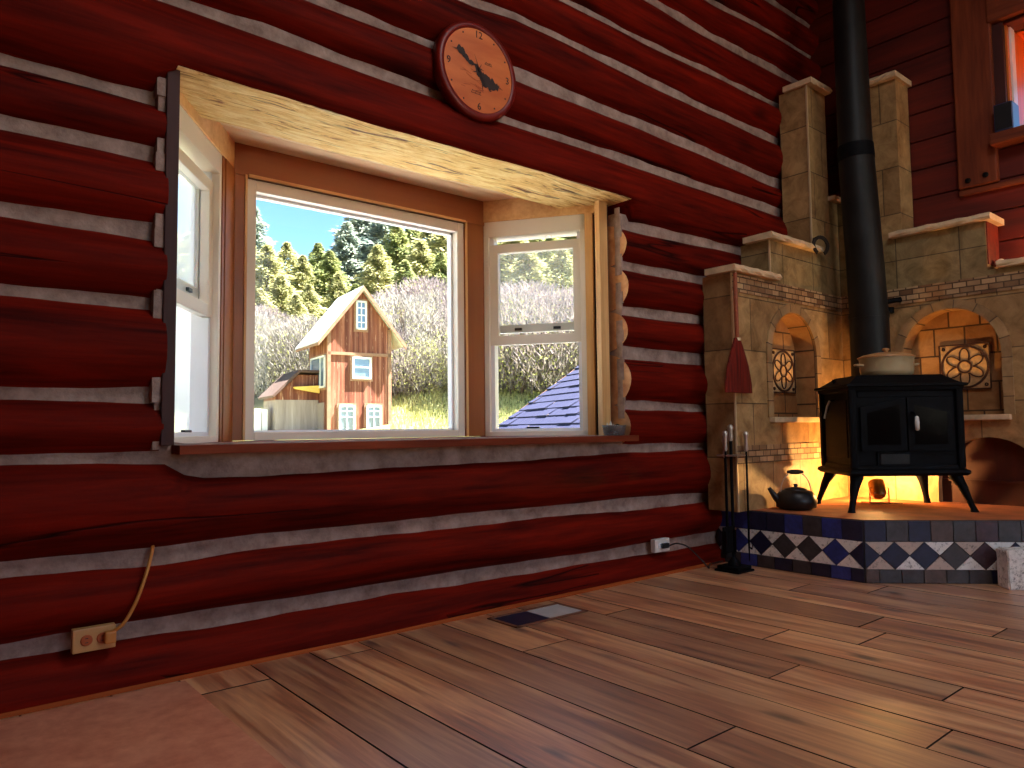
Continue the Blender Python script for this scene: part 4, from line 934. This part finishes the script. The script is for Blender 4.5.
mb.tube(smooth_path(pts), .0055, 'cordtan', 8); cd = mb.build('cord'); tag(cd, 'tan cord rising from the left outlet into the chinking', 'cord')
mb = MB(); mb.box((.478, -.052, .155), (.508, -.0265, .19), 'cordtan', bev=.005); mb.build('plug', cd, off=(0, 0, 0))
mb = MB(); mb.tube(smooth_path([(3.125, -.035, .150), (3.18, -.04, .155), (3.26, -.05, .13), (3.34, -.07, .06), (3.37, -.10, .012), (3.48, -.03, .008), (3.62, -.02, .008)]), .004, 'black', 8); cd = mb.build('power_cord'); tag(cd, 'black cord plugged into the white outlet, running behind the fire tools', 'cord')
mb = MB(); mb.box((3.075, -.036, .138), (3.125, -.0165, .165), 'black', bev=.005); mb.build('plug', cd, off=(0, 0, 0))
fv = empty('floor_register', (2.05, -.195, .001)); tag(fv, 'metal floor register set in the planks by the log wall', 'floor register')
fx0, fx1, fy0, fy1 = 1.855, 2.25, -.29, -.10
mb = MB()
for a_, b_, c_, d_ in ((fx0, fx1, fy0, fy0 + .016), (fx0, fx1, fy1 - .016, fy1), (fx0, fx0 + .018, fy0, fy1), (fx1 - .018, fx1, fy0, fy1)): mb.box((a_, c_, .001), (b_, d_, .006), 'ventframe', bev=.002)
mb.build('frame', fv)
mid = (fx0 + fx1) / 2
for nm, x0, x1, tilt, mat in (('shaded_louvres', fx0 + .018, mid, 1, 'ventshaded'), ('lit_louvres', mid, fx1 - .018, -1, 'ventlit')):
    mb = MB(); n_ = 22; st = (x1 - x0) / n_
    for i in range(n_):
        x_ = x0 + st * i; za, zb_ = (.0048, .0014) if tilt > 0 else (.0014, .0040)
        mb.face([(x_, fy0 + .016, za), (x_ + st, fy0 + .016, zb_), (x_ + st, fy1 - .016, zb_), (x_, fy1 - .016, za)], mat); mb.face([(x_, fy0 + .016, zb_), (x_, fy0 + .016, za), (x_, fy1 - .016, za), (x_, fy1 - .016, zb_)], mat)
    mb.build('louvre_bank', fv)
mb = MB(); mb.box((-1.7, -1.9, .0012), (.70, -.06, .006), 'mat', bev=.002); tag(mb.build('floor_mat'), 'smooth mottled brown mat on the floor along the log wall at the left', 'mat')

# ------------------------------------------------------------------ outdoors
CAM = V((0, -2.5, .775)); YAW, PIT, ROLL, FPX = math.radians(39.838), math.radians(3.476), math.radians(-.652), 731.4
fwd = V((math.sin(YAW) * math.cos(PIT), math.cos(YAW) * math.cos(PIT), math.sin(PIT))); rgt0 = V((math.cos(YAW), -math.sin(YAW), 0)); up0 = rgt0.cross(fwd)
rgt = rgt0 * math.cos(ROLL) + up0 * math.sin(ROLL); upv = -rgt0 * math.sin(ROLL) + up0 * math.cos(ROLL)
def at(px, py, depth): return CAM + (rgt * ((px - 512) / FPX) - upv * ((py - 384) / FPX) + fwd) * depth
def gh(x, y):
    s_ = x * math.sin(math.radians(40)) + (y + 2.5) * math.cos(math.radians(40))
    t = min(max(0, s_ - 20), 40)
    return -1.55 + .235 * t + .0009 * t * t + .25 * math.sin(x * .21) * math.sin(y * .17) * min(1, t / 15)
mb = MB(); N = 70; rows = []
for i in range(N + 1):
    y = 1.2 + (i / N) ** 1.6 * 190; rows.append([(xx, y, gh(xx, y)) for xx in [-60 + 240 * j / N for j in range(N + 1)]])
mb.grid(rows, 'meadow', True); tag(mb.build('ground'), 'sunlit meadow rising to the wooded hillside', 'ground', kind='structure')

# red board shed
D = 29.; sc = D / FPX
P0 = at(328, 432, D); SA = math.radians(-8)
shed = empty('shed', (P0.x, P0.y, 0), SA); tag(shed, 'narrow two storey red board shed with steep metal roof in the meadow', 'shed')
zpx = lambda y: .775 + (433.5 - y) * sc
W, DP = 2.62, 2.6; ZE = zpx(352); ZA = zpx(283) - .15; OV = .5; mu = W / 2 + .05
def roofz(u): return ZA - (ZA - (zpx(346))) * abs(u - mu) / (mu + OV)
mb = MB(); f = lambda u, v, w_: V((u, w_, v))
mb.prism([(0, -1.5), (W, -1.5), (W, roofz(W) - .06), (mu, ZA - .06), (0, roofz(0) - .06)], f, 0, DP, 'redboards'); mb.build('board_wall', shed)
mb = MB()
for s_ in (0, 1):
    ue = -OV if s_ == 0 else W + OV + .1
    mb.prism([(mu, ZA), (ue, roofz(-OV) if s_ == 0 else roofz(ue)), (ue, (roofz(-OV) if s_ == 0 else roofz(ue)) + .07), (mu, ZA + .07)], f, -.30, DP + .35, 'metalroof')
mb.build('metal_roof', shed)
mb = MB()
for s_ in (0, 1):
    ue = -OV if s_ == 0 else W + OV + .1; ze = roofz(ue)
    mb.prism([(mu, ZA - .14), (ue, ze - .14), (ue, ze + .06), (mu, ZA + .06)], f, -.34, -.28, 'fasciawood')
mb.prism([(-OV, roofz(-OV) - .1), (-OV + .05, roofz(-OV) - .1), (-OV + .05, roofz(-OV) + .03), (-OV, roofz(-OV) + .03)], f, -.28, DP + .3, 'fasciawood')
mb.build('rake_board', shed)
mb = MB(); zb_ = zpx(355.5)
mb.box((-.03, -.05, zb_ - .06), (W + .03, .0, zb_ + .06), 'fasciawood'); mb.box((-.05, -.05, -1.5), (.09, .05, roofz(0) - .05), 'fasciawood'); mb.box((W - .09, -.05, -1.5), (W + .05, .05, roofz(W) - .05), 'fasciawood'); mb.build('trim_board', shed)
def shed_window(u0, u1, z0, z1, muls, fn=f, d0=0.):
    mb = MB(); b = .07
    for q in ([(u0, z0), (u0 + b, z0), (u0 + b, z1), (u0, z1)], [(u1 - b, z0), (u1, z0), (u1, z1), (u1 - b, z1)], [(u0, z0), (u1, z0), (u1, z0 + b), (u0, z0 + b)], [(u0, z1 - b), (u1, z1 - b), (u1, z1), (u0, z1)]): mb.prism(q, fn, d0 - .09, d0, 'whiteframe')
    for kind, v in muls:
        q = [(u0, v - .022), (u1, v - .022), (u1, v + .022), (u0, v + .022)] if kind == 'h' else [(v - .02, z0), (v + .02, z0), (v + .02, z1), (v - .02, z1)]
        mb.prism(q, fn, d0 - .075, d0 - .01, 'whiteframe')
    o = mb.build('window', shed)
    mb = MB(); mb.prism([(u0 + .03, z0 + .03), (u1 - .03, z0 + .03), (u1 - .03, z1 - .03), (u0 + .03, z1 - .03)], fn, d0 - .04, d0 - .005, 'shedglass'); mb.build('pane', o)
    mb = MB(); mb.prism([(u0 - .08, z0 - .09), (u1 + .08, z0 - .09), (u1 + .08, z1 + .08), (u0 - .08, z1 + .08)], fn, d0 - .03, d0, 'fasciawood'); mb.build('surround', o)
z = zpx
shed_window(1.13, 1.58, z(330), z(300), [('v', 1.355), ('h', z(307.5)), ('h', z(315)), ('h', z(322.5))])
shed_window(.97, 1.78, z(381), z(358.5), [('h', z(369))])
for a_, b_ in ((.42, 1.08), (1.58, 2.22)): shed_window(a_, b_, z(436), z(408), [('v', (a_ + b_) / 2), ('h', z(414)), ('h', z(420))])
fs = lambda u, v, w_: V((w_, u, v))
shed_window(.25, 2.2, z(390), z(357), [('v', .9)], fs)
mb = MB(); mb.prism([(.5, -1.0), (1.5, -1.0), (1.5, z(405)), (.5, z(405))], fs, -.06, 0, 'greyboards'); dr = mb.build('door', shed); dr['label'] = 'pale grey plank door'
# lean-to on the shed's left side
mb = MB(); mb.box((-1.75, 1.2, -1.5), (-.02, 3.2, z(402)), 'greyboards'); mb.prism([(-1.75, z(402)), (-.02, z(402)), (-.02, z(376)), (-.85, z(376)), (-1.75, z(398))], f, 1.2, 3.2, 'redboards'); mb.build('lean_to', shed)
mb = MB(); mb.prism([(-1.9, z(400)), (-.85, z(374)), (.0, z(374)), (.0, z(371.5)), (-.9, z(371.5)), (-1.95, z(398))], f, .9, 3.4, 'darkroof'); mb.build('lean_to_roof', shed)
mb = MB(); mb.prism([(-1.1, z(389)), (-.05, z(387)), (-.05, z(395)), (-1.05, z(391))], f, .95, 1.1, 'tarp'); mb.build('tarp', shed)
mb = MB(); mb.box((-2.45, 1.6, -1.2), (-1.95, 2.2, z(411)), 'whiteframe', bev=.03); mb.box((-2.21, 1.56, -1.1), (-2.19, 1.6, z(414)), 'greyboards'); o = mb.build('white_cabinet', off=(0, 0, 0)); o.location = (P0.x, P0.y, 0); o.rotation_euler = (0, 0, SA); tag(o, 'white cabinet standing at the left of the shed lean-to', 'cabinet')

# neighbouring slate blue roof: courses run away from the house, the far rake slopes up to the right
Q0 = at(497, 428, 12.0); cd_ = V((math.sin(math.radians(20)), math.cos(math.radians(20)), 0)); sd = V((math.sin(math.radians(110)), math.cos(math.radians(110)), 0)); pt_ = math.radians(34.5)
ud = sd * math.cos(pt_) + V((0, 0, math.sin(pt_))); nn = cd_.cross(ud); nn = nn if nn.z > 0 else -nn
roof = empty('low_roof', tuple(Q0)); tag(roof, 'slate blue shingled roof just outside the right bay window', 'roof')
fr = lambda u, v, w_: Q0 + ud * u - cd_ * v + nn * w_
mb = MB(); rnd = random.Random(9)
L0, L1, K = -1.4, 5.0, 3.4; c = L0
mb.face([fr(L0, 0, -.08), fr(L1, 0, -.08), fr(L1, K, -.08), fr(L0, K, -.08)], 'greyboards')
while c < L1:
    v_ = 0.; h = .21
    while v_ < K:
        wv = rnd.uniform(.22, .5); v1 = min(v_ + wv, K); dz = rnd.choice((0, 0, .012)); ex = rnd.uniform(-.0, .02) if dz else 0
        rows_ = [[fr(c - .01 - ex, v_ + .004, .022 + dz), fr(c - .01 - ex, v1 - .004, .022 + dz)], [fr(c + h + .02, v_ + .004, .006 + dz * .3), fr(c + h + .02, v1 - .004, .006 + dz * .3)]]
        uvv = [[(v_, c), (v1, c)], [(v_, c + h), (v1, c + h)]]
        mb.grid(rows_, 'shingle2' if 'shingle2' in M else 'shingle', False); mb.face([fr(c - .01 - ex, v_ + .004, -.0), fr(c - .01 - ex, v1 - .004, 0), rows_[0][1], rows_[0][0]], 'shingle')
        v_ = v1
    c += h
mb.build('shingles', roof)
mb = MB(); mb.prism([(L0, -.02), (L1, -.02), (L1, .0), (L0, .0)], fr, -.2, .015, 'fasciawood'); mb.build('rake_edge', roof)
mb = MB(); ga = [fr(L0 + .3, .1, -.08), fr(L1, .1, -.08)]; gz = -1.0
mb.face([ga[0], ga[1], V((ga[1].x, ga[1].y, gz)), V((ga[0].x, ga[0].y, gz))], 'greyboards')
gb_ = [fr(L0 + .3, K, -.08), fr(L0 + .3, .1, -.08)]; mb.face([gb_[0], gb_[1], V((gb_[1].x, gb_[1].y, gz)), V((gb_[0].x, gb_[0].y, gz))], 'greyboards'); mb.build('gable_wall', roof)

# unseen metal roof added below the bay window to bounce sunlight inside
pr = empty('bounce_roof', (1.8, 1.2, .5)); tag(pr, 'pale standing seam metal roof added out of view below the bay window to bounce sunlight up', 'roof')
mb = MB(); mb.prism([(1.02, .56), (3.9, .48), (3.9, .42), (1.02, .50)], lambda u, v, w_: V((w_, u, v)), -2.2, 4.6, 'metalroof'); mb.build('roof_sheet', pr)
for i in range(15):
    x_ = -2.2 + i * .48; mb = MB(); mb.prism([(1.02, .58), (3.9, .50), (3.9, .47), (1.02, .55)], lambda u, v, w_: V((w_, u, v)), x_, x_ + .02, 'metalroof'); mb.build('seam', pr)

# conifers: one mesh per kind, copied
def conifer_mesh(name, seed, n, lean, spread, leafmat_, drop):
    rnd = random.Random(seed); mb = MB(); tone = []
    for i in range(n):
        z = rnd.random() ** .8 * .94 + .05; a_ = rnd.uniform(0, 2 * PI)
        lay = .78 + .22 * math.sin(z * 46 + math.sin(a_ * 3 + seed) * 1.5)
        rmax = spread * (1 - z) ** .86 * lay * (1 + .22 * math.sin(a_ * 5 + z * 20 + seed)) + .006
        r = rmax * rnd.random() ** .45
        c = V((r * math.cos(a_), r * math.sin(a_), z - drop * r + rnd.uniform(-.01, .01)))
        s_ = rnd.uniform(.008, .02) * (1.15 - .6 * z); t1 = V((math.cos(a_), math.sin(a_), rnd.uniform(-.7, .3))).normalized(); t2 = V((-math.sin(a_), math.cos(a_), rnd.uniform(-.5, .5))).normalized()
        rn = Matrix.Rotation(rnd.uniform(-.9, .9), 3, t1); t2 = rn @ t2
        mb.face([c - t2 * s_ * .5, c + t1 * s_ * 1.7, c + t2 * s_ * .5, c - t1 * s_ * .9], leafmat_); tone += [rnd.random() ** (1.2)] * 4
    me = mb.build(name, tone=tone); return me
def trunk_mesh():
    mb = MB(); mb.tube([(0, 0, -.02), (0, 0, .5), (0, 0, .96)], [.014, .009, .002], 'bark', 7); return mb.build('trunk')
kinds = [('leaf_yellow', .34, .30), ('leaf_green', .30, .25), ('leaf_blue', .28, .15), ('leaf_yellow', .40, .35)]
protos = []
for i, (mt, spd, dr_) in enumerate(kinds):
    r = empty('conifer'); fo = conifer_mesh('foliage', 40 + i, 9000, 0, spd, mt, dr_); fo.parent = r; tk = trunk_mesh(); tk.parent = r; protos.append(r)
used = set()
def place(proto_list, i, x, y, h, label, cat, group, wide=1.):
    src = proto_list[i]
    if i in used and proto_list is protos or (i + 100 in used and proto_list is not protos):
        r = src.copy(); COL.objects.link(r)
        for ch in src.children: c_ = ch.copy(); COL.objects.link(c_); c_.parent = r
    else: r = src; used.add(i if proto_list is protos else i + 100)
    r.location = (x, y, gh(x, y) - .1); r.scale = (h * wide, h * wide, h); r.rotation_euler = (0, 0, random.uniform(0, 6.28)); tag(r, label, cat, group); return r
GEN = ['yellow green conifer massed with others on the hillside behind the shed', 'slender green conifer massed with others on the hillside behind the shed', 'blue green conifer massed with others on the hillside behind the shed', 'broad yellow green conifer massed with others on the hillside behind the shed']
GG = 'conifers on the hillside'
TR = [ # px, top y, depth, kind, width, label
 (253, 224, 62, 2, 1.1, 'tall blue green conifer at the left edge of the picture window'), (268, 262, 52, 0, 1.25, None), (287, 259, 60, 3, 1.1, None), (281, 292, 46, 0, 1.3, None), (303, 272, 58, 0, 1.2, None), (318, 260, 64, 1, 1.2, None), (309, 300, 48, 3, 1.1, None), (330, 268, 56, 1, 1.3, None),
 (347, 240, 66, 2, 1.2, None), (363, 215, 70, 2, 1.35, 'tallest blue green conifer, rising straight above the shed roof ridge'), (385, 224, 68, 2, 1.2, None), (378, 262, 54, 0, 1.2, None), (397, 240, 60, 1, 1.2, None), (413, 236, 66, 1, 1.1, None), (421, 258, 52, 0, 1.3, None), (405, 278, 47, 1, 1.2, 'fresh green conifer just right of the shed roof peak'),
 (436, 226, 62, 0, 1.3, None), (452, 222, 58, 3, 1.2, None), (441, 270, 49, 1, 1.2, None), (466, 215, 64, 1, 1.3, None), (482, 212, 60, 0, 1.3, None), (498, 214, 56, 1, 1.3, None), (512, 240, 50, 0, 1.3, 'yellow conifer at the left side of the right bay window'), (526, 205, 60, 3, 1.2, None), (540, 225, 54, 1, 1.3, None), (556, 215, 58, 0, 1.3, None), (572, 205, 62, 1, 1.3, None), (590, 215, 56, 0, 1.3, None), (610, 205, 60, 1, 1.3, None),
 (240, 245, 55, 0, 1.2, None), (225, 238, 60, 3, 1.2, None), (207, 262, 52, 1, 1.2, None), (190, 250, 58, 0, 1.2, None), (172, 245, 60, 1, 1.2, None),
 (150, 240, 58, 0, 1.3, None), (120, 235, 60, 1, 1.3, None), (85, 240, 58, 3, 1.2, None), (50, 235, 60, 0, 1.3, None),
 (355, 300, 50, 1, 1.3, None), (338, 290, 50, 0, 1.2, None), (296, 310, 44, 3, 1.1, None), (260, 305, 43, 0, 1.3, None), (430, 300, 44, 3, 1.1, None), (456, 300, 46, 0, 1.2, None), (528, 262, 46, 0, 1.2, None), (562, 262, 47, 3, 1.1, None)]
for px, ty, dep, kd, wd_, lab in TR:
    p = at(px, ty - 15, dep); g_ = gh(p.x, p.y); h = (p.z - g_) / .96
    place(protos, kd, p.x, p.y, h, lab or GEN[kd], 'tree', GG if not lab else None, wd_ * 1.42)

# bare grey bushes
def bush_mesh(seed, mt, n, leafy):
    rnd = random.Random(seed); mb = MB(); tone = []
    for i in range(n):
        a_ = rnd.uniform(0, 2 * PI); r0 = rnd.random() ** .6 * .45; z = rnd.random() ** .7; rr_ = r0 * (1 + .25 * math.sin(a_ * 3 + seed) + .15 * math.sin(a_ * 7)) * (.5 + .9 * math.sin(PI * min(1, z * .75 + .15)))
        c = V((rr_ * math.cos(a_), rr_ * math.sin(a_), z * (1 - .5 * r0 * r0 * 2)))
        t = V((math.cos(a_) * .5 + rnd.uniform(-.6, .6), math.sin(a_) * .5 + rnd.uniform(-.6, .6), 1.0)).normalized(); l = rnd.uniform(.03, .085); wv = rnd.uniform(.0022, .0048); sd_ = t.cross(V((rnd.uniform(-1, 1), rnd.uniform(-1, 1), .1))).normalized() * wv
        if rnd.random() < leafy: l = rnd.uniform(.010, .022); sd_ = sd_.normalized() * l * .45; m_ = 'leaf_spring'
        else: m_ = mt
        mb.face([c - sd_, c + sd_, c + t * l + sd_ * .4, c + t * l - sd_ * .4], m_); tone += [rnd.random()] * 4
    return mb.build('twigs', tone=tone)
def stem_mesh(seed):
    rnd = random.Random(seed); mb = MB()
    for i in range(9):
        a_ = rnd.uniform(0, 2 * PI); mb.tube([(0.03 * math.cos(a_), .03 * math.sin(a_), -.05), (.15 * math.cos(a_), .15 * math.sin(a_), .4), (.32 * math.cos(a_), .32 * math.sin(a_), .8)], [.01, .007, .003], 'bark', 5)
    return mb.build('stems')
bprotos = []
for i, (mt, lf_) in enumerate((('twig_grey', .12), ('twig_pink', .06), ('twig_grey', .55))):
    r = empty('bush'); tw_ = bush_mesh(70 + i, mt, 11000, lf_); tw_.parent = r; st_ = stem_mesh(80 + i); st_.parent = r; bprotos.append(r)
BL = ['bare grey lilac bush in the thicket at the foot of the trees', 'bare pinkish bush in the thicket at the foot of the trees', 'pale bush flushed with spring leaves in the thicket at the foot of the trees']
rnd = random.Random(31)
BS = []
for px in range(90, 620, 13):
    for row in range(2):
        if 312 < px < 388: continue
        dep = rnd.uniform(35, 38) + row * 4; hh = rnd.uniform(2.0, 4.3) * (1.25 if px > 395 else 1.0)
        BS.append((px + rnd.uniform(-6, 6), dep, hh, rnd.choice((0, 0, 1, 2)) if px < 490 else rnd.choice((0, 1, 1, 2))))
for px, dep, hh, kd in BS:
    p = at(px, 430, dep); place(bprotos, kd, p.x, p.y, hh, BL[kd], 'bush', 'bushes in the thicket', rnd.uniform(.9, 1.3))
# grass tufts: uncountable
mb = MB(); tone = []; rnd = random.Random(8)
for i in range(26000):
    px = rnd.uniform(390, 600); dep = 14 + rnd.random() ** .7 * 24; p = at(px, 430, dep); z0 = gh(p.x, p.y); h = rnd.uniform(.08, .26); a_ = rnd.uniform(0, PI); w_ = .012 + dep * .0006
    q = V((p.x, p.y, z0)); t = V((math.cos(a_), math.sin(a_), 0)) * w_; l = V((rnd.uniform(-.3, .3), rnd.uniform(-.3, .3), 1)) * h
    mb.face([q - t, q + t, q + l], 'leaf_spring'); tone += [rnd.random()] * 3
tag(mb.build('meadow_grass', tone=tone), 'long yellow green grass on the meadow', 'grass', kind='stuff')

# ------------------------------------------------------------------ light
wd = bpy.data.worlds.new('sky'); S.world = wd; wd.use_nodes = True; nt = wd.node_tree; nt.nodes.clear()
sky = nt.nodes.new('ShaderNodeTexSky'); sky.sky_type = 'NISHITA'; sky.sun_disc = False; sky.sun_elevation = math.radians(50); sky.sun_rotation = math.radians(165); sky.altitude = 1500; sky.air_density = 1.2; sky.dust_density = .25; sky.ozone_density = 1.5
hs_ = nt.nodes.new('ShaderNodeHueSaturation'); hs_.inputs['Saturation'].default_value = 1.25; bg = nt.nodes.new('ShaderNodeBackground'); bg.inputs[1].default_value = .25; wo = nt.nodes.new('ShaderNodeOutputWorld'); nt.links.new(sky.outputs[0], hs_.inputs['Color']); nt.links.new(hs_.outputs[0], bg.inputs[0]); nt.links.new(bg.outputs[0], wo.inputs[0])
def light(name, typ, loc, energy, color, **kw):
    d_ = bpy.data.lights.new(name, typ); d_.energy = energy; d_.color = color
    for k_, v_ in kw.items(): setattr(d_, k_, v_)
    o = bpy.data.objects.new(name, d_); COL.objects.link(o); o.location = loc; return o
sun = light('sun', 'SUN', (0, -20, 30), 48.0, (1, .95, .86), angle=math.radians(.6))
to = V((.45, -.21, .87)).normalized(); sun.rotation_euler = to.to_track_quat('Z', 'Y').to_euler()
for nm, cxx, ww, e in (('assumed_daylight_near', 1.1, 1.3, 4), ('assumed_daylight_far', 3.4, 1.5, 21)):  # area lamps inside the assumed, unseen back windows stand in for their daylight
    o = light(nm, 'AREA', (cxx, YB + .05, 2.1), e, (1, .90, .80), shape='RECTANGLE', size=ww, size_y=2.6); o.rotation_euler = (math.radians(84), 0, 0)
o = light('skylight_fill_lamp', 'AREA', (2.15, -2.5, ZC - .07), 34, (.93, .95, 1), shape='RECTANGLE', size=1.4, size_y=1.2)  # area lamp of the added skylight, lifts the floor brightness
o = light('can_light', 'POINT', tuple(q0 + ax * .125), 26.0, (1, .52, .16), shadow_soft_size=.02)
o = light('assumed_puck_light', 'POINT', tuple(pl + V((0, 0, .036))), 4.5, (1, .5, .2), shadow_soft_size=.03)  # light of the assumed ledge lamp, warms the return board and plank wall

# ------------------------------------------------------------------ camera
cam = bpy.data.cameras.new('camera'); co = bpy.data.objects.new('camera', cam); COL.objects.link(co)
cam.sensor_fit = 'HORIZONTAL'; cam.sensor_width = 36; cam.lens = 36 * FPX / 1024; cam.clip_start = .05; cam.clip_end = 600
R3 = Matrix((rgt, upv, -fwd)).transposed(); co.matrix_world = Matrix.Translation(CAM) @ R3.to_4x4()
S.camera = co
S.view_settings.view_transform = 'Standard'; S.view_settings.look = 'None'; S.view_settings.exposure = .5; S.view_settings.gamma = 1.; S.view_settings.use_curve_mapping = False
S.cycles.use_denoising = True
S.cycles.max_bounces = 10; S.cycles.diffuse_bounces = 5; S.cycles.glossy_bounces = 4; S.cycles.transmission_bounces = 8; S.cycles.transparent_max_bounces = 16
S.cycles.sample_clamp_indirect = 4.; S.cycles.caustics_reflective = False; S.cycles.caustics_refractive = False
